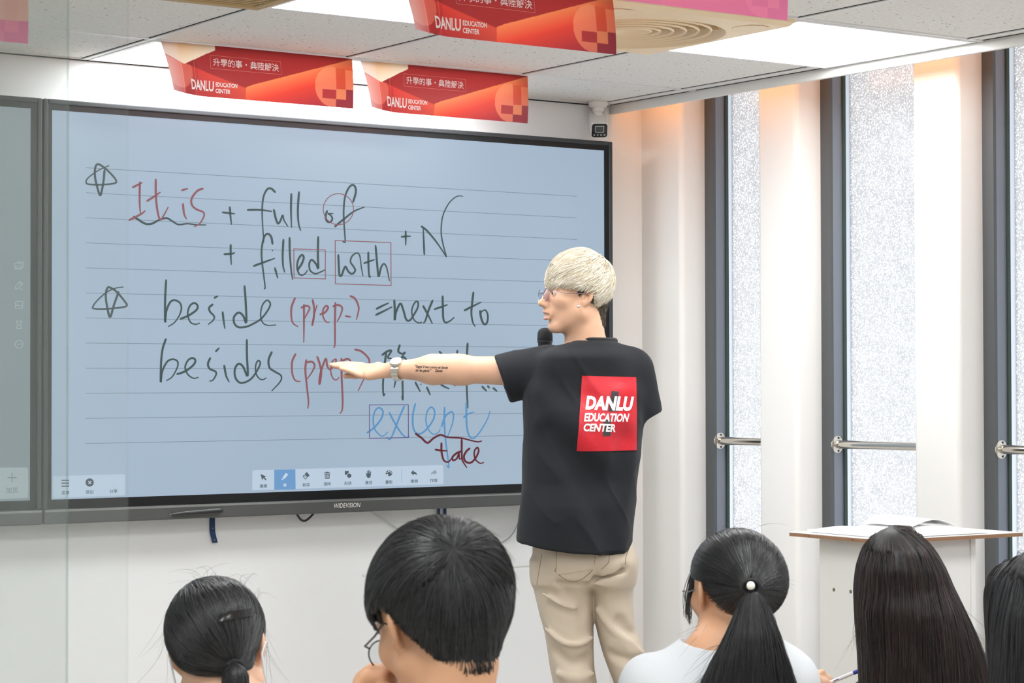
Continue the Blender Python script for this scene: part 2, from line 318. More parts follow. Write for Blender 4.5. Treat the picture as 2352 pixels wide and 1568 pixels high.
# ------------------------------------------------------------------ the room
CEIL = 2.422
GX = [-.05-.605*i for i in range(11)]; GY = [-.445-.605*i for i in range(15)]
XL, YB = -6.6, -8.6
m_wall = mat('white_wall_paint', (238, 240, 240), .75, bump=.05, bscale=60, spec=.25)
m_wall2 = mat('cream_wall_paint', (232, 231, 228), .6, spec=.3)
m_trim = mat('white_trim', (236, 236, 234), .45)
m_black = mat('black_gap', (30, 30, 30), .9)
m_floor = mat('grey_vinyl_floor', (188, 184, 176), .45, var=.06, vscale=5)
def ceiling_mat():
    m = bpy.data.materials.new('speckled_ceiling_tile'); m.use_nodes = True; nt = m.node_tree; b = nt.nodes['Principled BSDF']
    b.inputs['Roughness'].default_value = .9; b.inputs['Specular IOR Level'].default_value = .1
    tc = nt.nodes.new('ShaderNodeTexCoord'); L = nt.links.new
    def N(t, **k):
        n = nt.nodes.new(t)
        for a, v in k.items(): setattr(n, a, v)
        return n
    vor = N('ShaderNodeTexVoronoi'); vor.inputs['Scale'].default_value = 62; L(tc.outputs['Object'], vor.inputs['Vector'])
    noi = N('ShaderNodeTexNoise'); noi.inputs['Scale'].default_value = 90; noi.inputs['Detail'].default_value = 2; L(tc.outputs['Object'], noi.inputs['Vector'])
    sep = N('ShaderNodeSeparateColor'); L(vor.outputs['Color'], sep.inputs[0])
    # pin-holes: small dots, only in some cells
    rad = N('ShaderNodeMath', operation='MULTIPLY'); rad.inputs[1].default_value = .20; L(sep.outputs[0], rad.inputs[0])
    lt = N('ShaderNodeMath', operation='LESS_THAN'); L(vor.outputs['Distance'], lt.inputs[0]); L(rad.outputs[0], lt.inputs[1])
    sel = N('ShaderNodeMath', operation='GREATER_THAN'); sel.inputs[1].default_value = .35; L(sep.outputs[1], sel.inputs[0])
    mul = N('ShaderNodeMath', operation='MULTIPLY'); L(lt.outputs[0], mul.inputs[0]); L(sel.outputs[0], mul.inputs[1])
    mx = N('ShaderNodeMix', data_type='RGBA'); mx.inputs[6].default_value = (*S((240, 238, 233)), 1); mx.inputs[7].default_value = (*S((120, 114, 104)), 1); L(mul.outputs[0], mx.inputs[0])
    mx2 = N('ShaderNodeMix', data_type='RGBA', blend_type='MULTIPLY'); mx2.inputs[0].default_value = 1
    rmp = N('ShaderNodeMapRange'); rmp.inputs[1].default_value = .3; rmp.inputs[2].default_value = .7; rmp.inputs[3].default_value = .93; rmp.inputs[4].default_value = 1.04; L(noi.outputs['Fac'], rmp.inputs[0])
    L(mx.outputs[2], mx2.inputs[6]); L(rmp.outputs[0], mx2.inputs[7]); L(mx2.outputs[2], b.inputs['Base Color'])
    return m
m_ceil = ceiling_mat()

struct(box('floor', (XL, .5, YB, .1, -.1, 0), m_floor))
struct(box('trim_9', (-6, -.1, -1.45, -.0, 0, .14), mat('grey_stage', (170, 165, 158), .6), bevel=.005))   # teaching platform
struct(box('wall_front', (XL, -.004, 0, .1, 0, CEIL+.1), m_wall))
struct(box('wall_left', (XL-.1, XL, YB, .1, 0, CEIL+.1), m_wall))
struct(box('wall_back', (XL, .5, YB-.1, YB, 0, CEIL+.1), m_wall))
# slim joints of the wall panelling under the displays
struct(box('trim_10', (-.95, -.005, -.004, 0, .917, .923), m_trim))
struct(box('trim_11', (-.0795, -.0765, -.0012, .002, 0, .92), mat('panel_joint', (178, 178, 176), .8)))
hx0, hx1, hy0, hy1 = GX[2]+.01, GX[1]-.01, GY[2]+.01, GY[1]-.01     # opening for the round air vent
struct(MB().box(XL, hx0, YB, 0, CEIL, CEIL+.06).box(hx1, .004, YB, 0, CEIL, CEIL+.06).box(hx0, hx1, YB, hy0, CEIL, CEIL+.06).box(hx0, hx1, hy1, 0, CEIL, CEIL+.06).build('ceiling', m_ceil))
# front wall strip between the panelling and the window wall, and the soffit over the cove
struct(box('wall_corner', (-.004, .40, .003, .1, 0, 2.75), m_wall2))
struct(box('trim_1', (.004, .018, YB, .003, CEIL-.03, 2.75), mat('pelmet_white', (232, 230, 226), .6)))     # window pelmet
struct(box('trim_2', (.0, .5, YB, .1, 2.75, 2.80), m_wall2))
# suspended grid: bars of the ceiling
g = MB()
for x in GX: g.box(x-.0075, x+.0075, YB, -.002, CEIL-.004, CEIL+.001)
for y in GY: g.box(XL, .003, y-.0075, y+.0075, CEIL-.0035, CEIL+.001)
g.box(XL, -.003, -.012, -.001, CEIL-.003, CEIL)
struct(g.build('trim_3', m_trim))
g = MB()                                                # dark gaps beside the bars
for x in GX: g.box(x-.0105, x-.0076, YB, -.004, CEIL-.0012, CEIL+.0005)
for y in GY: g.box(XL, -.005, y+.0076, y+.0098, CEIL-.0012, CEIL+.0005)
g.box(XL, -.004, -.0035, -.0005, CEIL-.006, CEIL-.002); g.box(-.0015, .0035, YB, -.003, CEIL-.0012, CEIL+.002)
struct(g.build('trim_4', m_black))

# window wall: pillars with rounded corners, window frames set back between them
XR, XF = .14, .24
P0 = [(.003, -.205), (-.581, -.762), (-1.253, -1.431)]
PILL = P0+[(-1.253-.671*i, -1.431-.671*i) for i in range(1, 10)]
g = MB()
for a, b in PILL:
    y1, y0 = (a, b)
    r = .018; poly = [(XR+.2, y1), (XR+.2, y0)]
    arc0 = [(XR+r-r*math.sin(t), y0+r-r*math.cos(t)) for t in np.linspace(0, math.pi/2, 7)]
    arc1 = [(XR+r-r*math.cos(t), y1-r+r*math.sin(t)) for t in np.linspace(0, math.pi/2, 7)] if y1 < 0 else [(XR, y1)]
    poly += arc0+arc1
    g.prism(poly, lambda p: (p[0], p[1], 0), lambda p: (p[0], p[1], 2.75))
struct(g.build('wall_right', m_wall2, auto=30))
struct(box('wall_right_end', (XR, .34, YB, PILL[-1][1], 0, 2.75), m_wall2))
m_fr = mat('dark_grey_aluminium', (88, 90, 92), .45, metal=.25)
m_fr2 = mat('lit_side_aluminium', (128, 134, 144), .4, metal=.3)  # return faces coloured lighter, as the light would show them
m_seal = mat('green_black_seal', (52, 66, 58), .5)
def frosted():
    m = bpy.data.materials.new('frosted_pebble_glass'); m.use_nodes = True; nt = m.node_tree; nt.nodes.clear(); L = nt.links.new
    tc = nt.nodes.new('ShaderNodeTexCoord')
    v = nt.nodes.new('ShaderNodeTexVoronoi'); v.inputs['Scale'].default_value = 165; v.feature = 'F1'; L(tc.outputs['Object'], v.inputs['Vector'])
    n = nt.nodes.new('ShaderNodeTexNoise'); n.inputs['Scale'].default_value = 230; n.inputs['Detail'].default_value = 3; L(tc.outputs['Object'], n.inputs['Vector'])
    a = nt.nodes.new('ShaderNodeMath'); a.operation = 'ADD'; L(v.outputs['Distance'], a.inputs[0]); L(n.outputs['Fac'], a.inputs[1])
    r = nt.nodes.new('ShaderNodeValToRGB'); r.color_ramp.elements[0].position = .62; r.color_ramp.elements[0].color = (1, 1, 1, 1)
    r.color_ramp.elements[1].position = 1.0; r.color_ramp.elements[1].color = (*S((176, 178, 181)), 1); L(a.outputs[0], r.inputs[0])
    t = nt.nodes.new('ShaderNodeBsdfTranslucent'); L(r.outputs[0], t.inputs['Color'])
    d = nt.nodes.new('ShaderNodeBsdfDiffuse'); L(r.outputs[0], d.inputs['Color'])
    gl = nt.nodes.new('ShaderNodeBsdfGlossy'); gl.inputs['Roughness'].default_value = .22
    m1 = nt.nodes.new('ShaderNodeMixShader'); m1.inputs[0].default_value = .12; L(t.outputs[0], m1.inputs[1]); L(d.outputs[0], m1.inputs[2])
    m2 = nt.nodes.new('ShaderNodeMixShader'); m2.inputs[0].default_value = .06; L(m1.outputs[0], m2.inputs[1]); L(gl.outputs[0], m2.inputs[2])
    o = nt.nodes.new('ShaderNodeOutputMaterial'); L(m2.outputs[0], o.inputs[0]); return m
m_frost = frosted()
def clear_margin():
    m = bpy.data.materials.new('clear_glass_margin'); m.use_nodes = True; nt = m.node_tree; nt.nodes.clear(); L = nt.links.new
    t = nt.nodes.new('ShaderNodeBsdfTranslucent'); t.inputs[0].default_value = (*S((186, 190, 195)), 1)
    g_ = nt.nodes.new('ShaderNodeBsdfGlossy'); g_.inputs['Roughness'].default_value = .05
    mx = nt.nodes.new('ShaderNodeMixShader'); mx.inputs[0].default_value = .06; L(t.outputs[0], mx.inputs[1]); L(g_.outputs[0], mx.inputs[2])
    o = nt.nodes.new('ShaderNodeOutputMaterial'); L(mx.outputs[0], o.inputs[0]); return m
m_clear = clear_margin()
m_steel = mat('polished_steel', (214, 208, 198), .14, metal=1)
ZS, ZT = .12, 2.75
LAB = {0: 'steel grab rail across the narrow window by the front wall', 1: 'steel grab rail across the middle window behind the lectern', 2: 'steel grab rail across the window at the right edge of the view'}
for i in range(len(PILL)-1):
    y1, y0 = PILL[i][1], PILL[i+1][0]      # far jamb, near jamb
    w = struct(bpy.data.objects.new('window_%d' % (i+1), None)); COL.objects.link(w); w.location = (XF, (y0+y1)/2, 0)
    oy = -(y0+y1)/2; b = (y1-y0)/2; fw = .042
    MB().box(0, .012, b-fw, b, ZS, ZT).box(0, .012, -b, -b+fw, ZS, ZT).box(0, .012, -b, b, ZS-.04, ZS+.02).build('frame', m_fr, w)
    MB().box(.0121, .062, b-fw, b, ZS, ZT).box(.0121, .062, -b, -b+fw, ZS, ZT).box(.0121, .062, -b+fw, b-fw, ZS-.04, ZS+.01).build('frame_return', m_fr2, w)
    MB().box(.05, .0615, b-fw-.006, b-fw, ZS, ZT).box(.05, .0615, -b+fw, -b+fw+.006, ZS, ZT).build('seal', m_seal, w)
    pm = .024
    box('pane', (.0622, .068, -b+fw+pm, b-fw-pm, ZS, ZT), m_frost, w)
    MB().box(.0622, .068, b-fw-pm, b-fw, ZS, ZT).box(.0622, .068, -b+fw, -b+fw+pm, ZS, ZT).build('pane_margin', m_clear, w)
    MB().box(-.1, .1, -b, b, 0, ZS-.04).build('sill', m_wall2, w)
    if i < 3:
        r = thing('grab_rail', LAB[i], 'rail', (XF+.026, y1-fw, 1.313), 0, 'steel rails across the windows')
        Ln = (y1-y0)-2*fw
        MB().tube([(0, -.001, 0), (0, -Ln+.001, 0)], .0132, 20).build('bar', m_steel, r, auto=60)
        for yy, dr in ((0, -1), (-Ln, 1)):
            fl = MB().lathe([(.0, 0), (.0265, 0), (.0265, .002), (.024, .0035), (.0132, .006)], 28, (0, yy, 0), (0, dr, 0)).build('flange', m_steel, r, auto=40)
            for zz in (-.0195, .0195): MB().lathe([(.0035, .003), (.0035, .0052), (.0018, .006)], 10, (0, yy, zz), (0, dr, 0)).build('screw', mat('dark_screw', (70, 66, 62), .4, metal=.8), fl)
struct(box('added_shade_slab', (.45, 1.5, YB, .5, 2.62, 2.75), mat('shade_slab_grey', (150, 150, 150), .9)))      # unseen slab added outside to darken the upper panes
# ------------------------------------------------------------------ lamps
m_panel = mat('led_diffuser', (250, 250, 250), .5, emit=(252, 254, 255), estr=PANEL)
m_pfr = mat('light_frame_white', (240, 240, 240), .4)
def light_panel(x0, x1, y0, y1, label):
    t = thing('ceiling_light', label, 'light', ((x0+x1)/2, (y0+y1)/2, CEIL), 0, 'flush ceiling light panels')
    w, d = abs(x1-x0)/2-.008, abs(y1-y0)/2-.008; f = .014
    MB().box(-w, w, -d, -d+f, -.006, 0).box(-w, w, d-f, d, -.006, 0).box(-w, -w+f, -d+f, d-f, -.006, 0).box(w-f, w, -d+f, d-f, -.006, 0).build('frame', m_pfr, t)
    box('diffuser', (-w+f, w-f, -d+f, d-f, -.0045, -.0005), m_panel, t)
light_panel(GX[3], GX[2], -.012, GY[0], 'cut-down light panel against the front wall, behind the first red banner')
light_panel(GX[2], GX[1], -.012, GY[0], 'cut-down light panel against the front wall, behind the lower red banner')
light_panel(GX[3], GX[2], GY[1], GY[2], 'square light panel left of the round air vent, cut by the top edge')
light_panel(GX[1], GX[0]+.045, GY[1], GY[2], 'square light panel beside the window pelmet, right of the round air vent')
for i, (a, b) in enumerate([(1, 4), (3, 4), (5, 4), (7, 4), (1, 7), (3, 7), (5, 7), (7, 7), (2, 10), (5, 10), (8, 10)]):
    light_panel(GX[a+1], GX[a], GY[b], GY[b+1], 'square light panel over the desks behind the viewer')
t = thing('cove_light', 'warm light strip hidden behind the window pelmet', 'light', (.03, 0, 2.47))
box('strip', (-.008, .008, -8, -.06, 0, .01), mat('warm_led', (255, 200, 140), .5, emit=(255, 168, 92), estr=COVE), t)
# ------------------------------------------------------------------ displays
YS = -.10
m_bez = mat('display_bezel_grey', (58, 61, 64), .5, spec=.3)
m_bezin = mat('display_black_border', (24, 25, 27), .35, spec=.3)
m_bar = mat('display_lower_bar_grey', (86, 88, 87), .42, metal=.35)
m_lip = mat('display_bar_pale_line', (150, 152, 150), .3, metal=.6)
def screen_mat(name, c1, c2):
    m = bpy.data.materials.new(name); m.use_nodes = True; nt = m.node_tree; b = nt.nodes['Principled BSDF']; L = nt.links.new
    b.inputs['Base Color'].default_value = (.01, .012, .014, 1); b.inputs['Roughness'].default_value = .3; b.inputs['Specular IOR Level'].default_value = .35
    tc = nt.nodes.new('ShaderNodeTexCoord'); n = nt.nodes.new('ShaderNodeTexNoise'); n.inputs['Scale'].default_value = 1.3; n.inputs['Detail'].default_value = 1; L(tc.outputs['Object'], n.inputs['Vector'])
    mx = nt.nodes.new('ShaderNodeMix'); mx.data_type = 'RGBA'; mx.inputs[6].default_value = (*S(c1), 1); mx.inputs[7].default_value = (*S(c2), 1); L(n.outputs['Fac'], mx.inputs[0])
    L(mx.outputs[2], b.inputs['Emission Color']); b.inputs['Emission Strength'].default_value = SCREEN
    return m
ms1 = screen_mat('lit_blue_page', (158, 178, 196), (176, 196, 216)); ms2 = screen_mat('lit_grey_page', (128, 140, 146), (140, 154, 160))
def display(x1, label, smat):
    """origin: bottom right corner of the picture area; 1.904 x 1.071 m picture"""
    t = thing('interactive_display', label, 'display', (x1, YS, 1.186), 0, 'wall-mounted interactive displays')
    w, h = 1.904, 1.071
    L, R, T, B = -w-.026, .0315, h+.03, -.026
    box('housing', (L+.01, R-.01, .012, .092, B+.0, T-.01), mat('display_back', (40, 41, 43), .6), t)
    f = MB()
    for a in ((L, L+.014, B, T), (R-.014, R, B, T), (L+.014, R-.014, T-.014, T)): f.box(a[0], a[1], -.006, .03, a[2], a[3])
    f.build('bezel', m_bez, t, bevel=.003)
    f = MB(); e = .0135
    for a in ((L+e, 0-w, B, T-e), (0, R-e, B, T-e), (-w, 0, h, T-e), (-w, 0, B, 0)): f.box(a[0], a[1], -.002, .012, a[2], a[3])
    f.build('border', m_bezin, t)
    box('screen', (-w, 0, 0, .012, 0, h), smat, t)
    b = box('lower_bar', (L, R, -.014, .03, B-.041, B-.0005), m_bar, t, bevel=.004)
    box('pale_line', (L+.004, R-.004, -.0145, -.004, B-.0075, B-.004), m_lip, b)  # light grey line along the top of the lower bar
    return t
TV = display(-.096, 'large lit display with English handwriting, behind the teacher', ms1)
TV2 = display(-2.0615, 'grey display cut by the left edge, beside the written-on display', ms2)
def on_screen(tv, parent, name, polys, m, lift=.0008):
    """polys: list of (list of photo pixels, faces) laid on the picture surface"""
    V = []; Fs = []
    o = np.array(tv.location)
    for P, fs in polys:
        n = len(V)
        for p in P: V.append(at_y(p[0], p[1], YS)-o-np.array([0, lift, 0]))
        Fs += [tuple(i+n for i in f) for f in fs]
    return mk(name, V, Fs, m, parent)
# ruled lines of the page
yl = [385, 443, 501, 558, 615, 673, 730, 787.5, 846, 903, 961, 1018]
x0 = at_y(197, 700, YS)[0]; x1 = at_y(1325, 500, YS)[0]; z0 = at_y(197, 385, YS)[2]; dz = .069569
g = MB()
for i in range(12): g.box(x0+2.0-1.904, x1+.096, -.0004, 0, z0-dz*i-1.186-.0008, z0-dz*i-1.186+.0008)
g2 = MB(); g2.V = [(v[0]-(0 if True else 0), v[1], v[2]) for v in g.V]
g2.V = [(v[0]+0, v[1], v[2]) for v in g2.V]; g2.F = g.F
g2.V = [((x0 if abs(v[0]-(x0+.096)) < 1e-6 else x1)+.096, v[1], v[2]) for v in g2.V]
g2.build('page_ruling', emis('ruled_line', (128, 146, 160), .9), TV)
INK = {'ink': emis('ink_dark', (72, 88, 90), .95), 'red': emis('ink_red', (144, 92, 98), .95), 'blue': emis('ink_blue', (92, 148, 196), .95), 'maroon': emis('ink_maroon', (100, 42, 52), .95), 'purple': emis('ink_purple', (98, 92, 140), .95)}
words = []                                               # strokes gathered into words
for (c, w), ps in STROKES.items():
    for p in ps:
        q_ = np.array(p); bb_ = [q_[:, 0].min()-7, q_[:, 1].min()-4, q_[:, 0].max()+7, q_[:, 1].max()+4]; st_ = [(p, w)]
        if len(p) == 9 and w < 2.5 or len(p) == 25: words.append([c, [0, 0, -1, -1], st_, 1]); continue
        while True:
            hit = [k for k in words if k[0] == c and not k[3] and k[1][0] < bb_[2] and bb_[0] < k[1][2] and k[1][1] < bb_[3] and bb_[1] < k[1][3]]
            if not hit: break
            k = hit[0]; words.remove(k); st_ = k[2]+st_; bb_ = [min(bb_[0], k[1][0]), min(bb_[1], k[1][1]), max(bb_[2], k[1][2]), max(bb_[3], k[1][3])]
        words.append([c, bb_, st_, 0])
LI = {'ink': 'dark', 'red': 'red', 'blue': 'blue', 'maroon': 'dark red', 'purple': 'purple'}
for k, (c, bb_, st_, bx_) in enumerate(words):
    o = on_screen(TV, TV, 'drawn_outline' if bx_ else 'handwriting', [ribbon(p, w, taper=w > 2.5) for p, w in st_], INK[c], .001+.00025*list(INK).index(c)); o['label'] = LI[c]+(' drawn box or ring' if bx_ else ' handwriting')
# tool bars
def quadpx(o, s, pts): return [(o[0]+x/s, o[1]+y/s) for x, y in pts]
def rr(q, r=.16, n=5):
    """rounded quad from 4 corners in order"""
    q = [np.array(p, float) for p in q]; out = []
    for i in range(4):
        a, b, c = q[i-1], q[i], q[(i+1) % 4]; L_ = min(np.linalg.norm(a-b), np.linalg.norm(c-b))*r
        p, s = b+(a-b)/np.linalg.norm(a-b)*L_, b+(c-b)/np.linalg.norm(c-b)*L_
        for k in range(n+1): t = k/n; out.append((1-t)**2*p+2*t*(1-t)*b+t*t*s)
    return out
def poly(P): return (P, [tuple(range(len(P)))])
def circ(c, rx, ry=None, n=20): ry = ry or rx; return [(c[0]+rx*math.cos(2*math.pi*k/n), c[1]+ry*math.sin(2*math.pi*k/n)) for k in range(n)]
m_tb = emis('toolbar_pale', (190, 208, 226), .95); m_sel = emis('toolbar_selected_blue', (112, 158, 206), .95); m_ic = emis('icon_grey', (84, 96, 104), .95); m_icw = emis('icon_white', (206, 220, 236), .95); m_icl = emis('icon_faded', (146, 162, 178), .95)
def caption(tv, parent, body, c, hpx, m, tilt=0, lift=.002, wpx=None):
    V, Fs = glyphs(body, 1, .012); mn, mx_ = V.min(0), V.max(0); s = hpx/(mx_[1]-mn[1]); ctr = (mn+mx_)/2
    P = [(c[0]+(v[0]-ctr[0])*s*(wpx/((mx_[0]-mn[0])*s) if wpx else 1), c[1]-(v[1]-ctr[1])*s+tilt*(v[0]-ctr[0])*s) for v in V]
    return on_screen(tv, parent, 'caption', [(P, Fs)], m, lift)
T0, TS = (570, 1060), 5.004
q = lambda pts: quadpx(T0, TS, pts)
tb = on_screen(TV, TV, 'toolbar', [poly(rr(q([(48, 98), (2240, 38), (2245, 258), (45, 328)]), .08))], m_tb)
on_screen(TV, tb, 'selected_button', [poly(q([(297, 92), (540, 87), (543, 317), (298, 322)]))], m_sel, .0014)
ic = lambda polys, m=m_ic, lift=.0018: on_screen(TV, tb, 'icon', [poly(q(p)) if not isinstance(p, tuple) else p for p in polys], m, lift)
ic([[(138, 140), (205, 170), (185, 178), (207, 203), (195, 214), (173, 187), (158, 213)]])
ic([[(380, 213), (386, 190), (404, 204)], [(391, 184), (430, 128), (458, 147), (410, 200)]], m_icw)
ic([[(670, 117), (703, 155), (680, 180), (645, 143)], [(641, 148), (676, 184), (657, 207), (622, 167)]]); ic([[(632, 165), (640, 158), (668, 188), (658, 197)]], m_icw, .0022)
ic([[(876, 138), (935, 138), (931, 195), (881, 195)], [(868, 124), (942, 124), (942, 133), (868, 133)], [(888, 115), (922, 115), (922, 124), (888, 124)]]); ic([[(x, 146), (x+6, 146), (x+6, 184), (x, 184)] for x in (886, 902, 918)], m_icw, .0022)
ic([[(1107, 107), (1152, 107), (1152, 150), (1107, 150)]]); ic([circ((1157, 160), 30)], m_tb, .0020); ic([circ((1157, 160), 25)], m_ic, .0024)
ic([circ((1381, 160), 24, 26), [(1352, 130), (1360, 128), (1372, 160), (1356, 165)], [(1363, 105), (1371, 104), (1378, 150), (1368, 150)], [(1377, 96), (1386, 96), (1388, 150), (1378, 150)], [(1391, 102), (1399, 103), (1398, 150), (1389, 150)], [(1402, 112), (1409, 113), (1407, 155), (1399, 150)]])
ic([circ((1615, 132), 38, 33)]); ic([circ(c, 7, n=10) for c in ((1592, 124), (1608, 112), (1627, 113), (1640, 128))]+[circ((1596, 150), 11, n=12)], m_icw, .0022)
ic([[(1866, 127), (1898, 93), (1898, 112), (1925, 122), (1943, 157), (1920, 143), (1898, 140), (1898, 160)]])
ic([[(2168, 120), (2136, 88), (2136, 106), (2108, 118), (2092, 152), (2114, 137), (2136, 134), (2136, 153)]], m_icl)
on_screen(TV, tb, 'divider', [poly(q([(1758, 80), (1762, 80), (1762, 240), (1758, 240)]))], m_icl, .0018)
for b_, x, y, m_ in (('選擇', 170, 280, m_ic), ('筆', 418, 268, m_icw), ('板擦', 663, 265, m_ic), ('清除', 905, 255, m_ic), ('形狀', 1143, 247, m_ic), ('漫遊', 1380, 240, m_ic), ('畫板', 1615, 233, m_ic), ('撤銷', 1905, 222, m_ic), ('恢復', 2130, 215, m_ic)):
    caption(TV, tb, b_, q([(x, y)])[0], 8.2, m_, -.03)
T0, TS = (0, 1040), 3.92
tb = on_screen(TV, TV, 'toolbar', [poly(rr(q([(478, 208), (1125, 190), (1125, 380), (478, 404)]), .08))], m_tb)
ic([[(552, y), (620, y-1), (620, y+10), (552, y+11)] for y in (241, 267, 293)])
ic([circ((805, 265), 37, n=28)]); ic([[(790, 255), (795, 250), (820, 275), (815, 280)], [(815, 250), (820, 255), (795, 280), (790, 275)]], m_icw, .0022)
for b_, x, y in (('菜單', 587, 357), ('退出', 804, 350), ('分享', 1019, 343)): caption(TV, tb, b_, q([(x, y)])[0], 9.0, m_ic, -.03)
# the other display: page button and a column of outline icons
tb = on_screen(TV2, TV2, 'toolbar', [poly(rr(q([(-260, 134), (252, 130), (254, 404), (-260, 424)]), .08))], emis('toolbar_grey', (168, 182, 188), .95))
mg = emis('icon_dim', (128, 140, 146), .95)
on_screen(TV2, tb, 'icon', [poly(q([(65, 217), (147, 216), (147, 226), (65, 227)])), poly(q([(101, 181), (110, 181), (110, 262), (101, 262)]))], mg, .0018)
caption(TV2, tb, '加页', q([(105, 335)])[0], 13.5, mg, -.03)
mo = emis('icon_outline', (176, 190, 196), .95)
def outl(paths, dots=()):
    T = (0, 560); s = 5.6; ps = []
    for p in paths:
        pp = [np.array((T[0]+x/s, T[1]+y/s)) for x, y in p]
        for a, b in zip(pp[:-1], pp[1:]):
            d = b-a; d /= np.linalg.norm(d); n = np.array([-d[1], d[0]])*.7; a2, b2 = a-d*.5, b+d*.5
            ps.append(([a2+n, a2-n, b2-n, b2+n], [(0, 1, 2, 3)]))
    ps += [poly([(T[0]+x/s, T[1]+y/s) for x, y in circ(c, 7, n=8)]) for c in dots]
    on_screen(TV2, TV2, 'icon', ps, mo, .0014)
outl([[(188, 250), (272, 250), (272, 310), (188, 310), (188, 250)], [(185, 324), (272, 324)], [(218, 235), (298, 235), (298, 298), (275, 298)]], [(215, 290), (245, 275)])
outl([[(255, 482), (288, 512), (228, 575), (195, 578), (197, 545), (255, 482)], [(240, 498), (274, 530)], [(248, 582), (288, 582)]])
outl([[(196, 790), (196, 745), (205, 740), (285, 740), (290, 750), (290, 825), (282, 832), (203, 832), (196, 822), (196, 795), (280, 795)]], [(218, 775), (268, 797)])
outl([[(205, 992), (283, 992)], [(205, 1085), (283, 1085)], [(212, 995), (214, 1015), (238, 1038), (214, 1062), (212, 1083)], [(276, 995), (274, 1015), (250, 1038), (274, 1062), (276, 1083)]])
outl([circ((243, 1290), 50, 52, 24)+[(293, 1290)]], [(220, 1290), (243, 1290), (267, 1290)])
# maker's name and small marks on the lower bar
def on_bar(body, u, v, hpx, m, shear=0, bold=.01, wpx=None):
    V, Fs = glyphs(body, 1, bold, shear); mn, mx_ = V.min(0), V.max(0); s = hpx/(mx_[1]-mn[1]); ctr = (mn+mx_)/2; sx = wpx/(mx_[0]-mn[0]) if wpx else s
    VV = [at_y(u+(p[0]-ctr[0])*sx, v-(p[1]-ctr[1])*s-.035*(p[0]-ctr[0])*sx, YS-.0155)-np.array(TV.location) for p in V]
    return mk('maker_logo', VV, Fs, m, TV)
on_bar('WIDEVISION', 797.5, 1160, 10.5, mat('logo_silver', (226, 226, 222), .35), .18, .004, 61)
# stylus held on the bar, strap, cables
p0, p1 = at_y(392, 1181, YS-.024), at_y(512, 1171.5, YS-.024)
t = thing('stylus', 'black stylus stuck along the lower bar of the written-on display', 'stylus', tuple(p0)); d = p1-p0
m_sty = mat('black_stylus', (36, 38, 38), .35)
MB().tube([d*.0, d*.06, d*.16, d*.3, d*.92, d*.98, d], [.0012, .003, .0055, .0072, .0082, .0078, .004], 16).build('barrel', m_sty, t, auto=60)
MB().tube([d*-.012, d*.004], [.0008, .0014], 8).build('tip', mat('stylus_tip', (190, 190, 186), .5), t)
o = np.array([*at_y(488, 1187, -.006)]); t = thing('wall_strap', 'dark blue strap hanging below the display, under the stylus', 'strap', tuple(o), 0, 'dark blue straps under the display')
pts = [(0, 0, .01), (0, 0, -.03), (.001, -.002, -.05), (.006, -.006, -.075)]
V = []; 
for p in catmull(pts, 5):
    for dx, dy in ((-.0085, 0), (.0085, 0), (.0085, .0015), (-.0085, .0015)): V.append((p[0]+dx, p[1]+dy, p[2]))
n = len(V)//4; Fs = [(0, 3, 2, 1), (4*n-4, 4*n-3, 4*n-2, 4*n-1)]
for i in range(n-1):
    for k in range(4): Fs.append((4*i+k, 4*i+(k+1) % 4, 4*i+4+(k+1) % 4, 4*i+4+k))
m_blue = mat('navy_webbing', (34, 62, 104), .7, bump=.2, bscale=900)
mk('webbing', V, Fs, m_blue, t)
for zz in (-.0, -.033, -.066): MB().lathe([(.0018, 0), (.0018, .001)], 10, (.0+(.004 if zz < -.05 else 0), -.0005-(.004 if zz < -.05 else 0), zz), (0, -1, 0)).build('eyelet', mat('eyelet', (150, 150, 150), .4), t)
for u, lb in ((1007.5, 'short dark blue strap end above the bent dark head, left of its pair'), (1021.5, 'short dark blue strap end above the bent dark head, right of its pair')):
    o = at_y(u, 1165, -.006); t = box('wall_strap', (-.0052, .0052, -.0015, 0, -.07, .03), m_blue); t.location = tuple(o); tag(t, lb, 'strap', 'dark blue straps under the display')
def cable(px, y, r, m, label):
    P = [np.array(at_y(*p, y)) for p in px]; o = P[0]; t = MB().tube([p-o for p in catmull(P, 8)], r, 8).build('cable', m, None, auto=60); t.location = tuple(o); tag(t, label, 'cable')
cable([(676, 1160), (683, 1182), (694, 1195), (706, 1193), (722, 1176), (726, 1160)], -.03, .0035, mat('black_cable', (58, 56, 54), .5), 'black cable looping out under the display, left of the maker name')
cable([(840, 1160), (852, 1174), (880, 1192), (905, 1209), (950, 1235)], -.012, .0022, mat('pale_cable', (196, 202, 198), .5), 'pale cable sagging from the display behind the bent dark head')
cable([(1200, 1175), (1178, 1225), (1150, 1247), (1110, 1262)], -.012, .0018, mat('grey_cable', (148, 160, 158), .5), 'thin grey cable on the wall left of the black shirt hem')

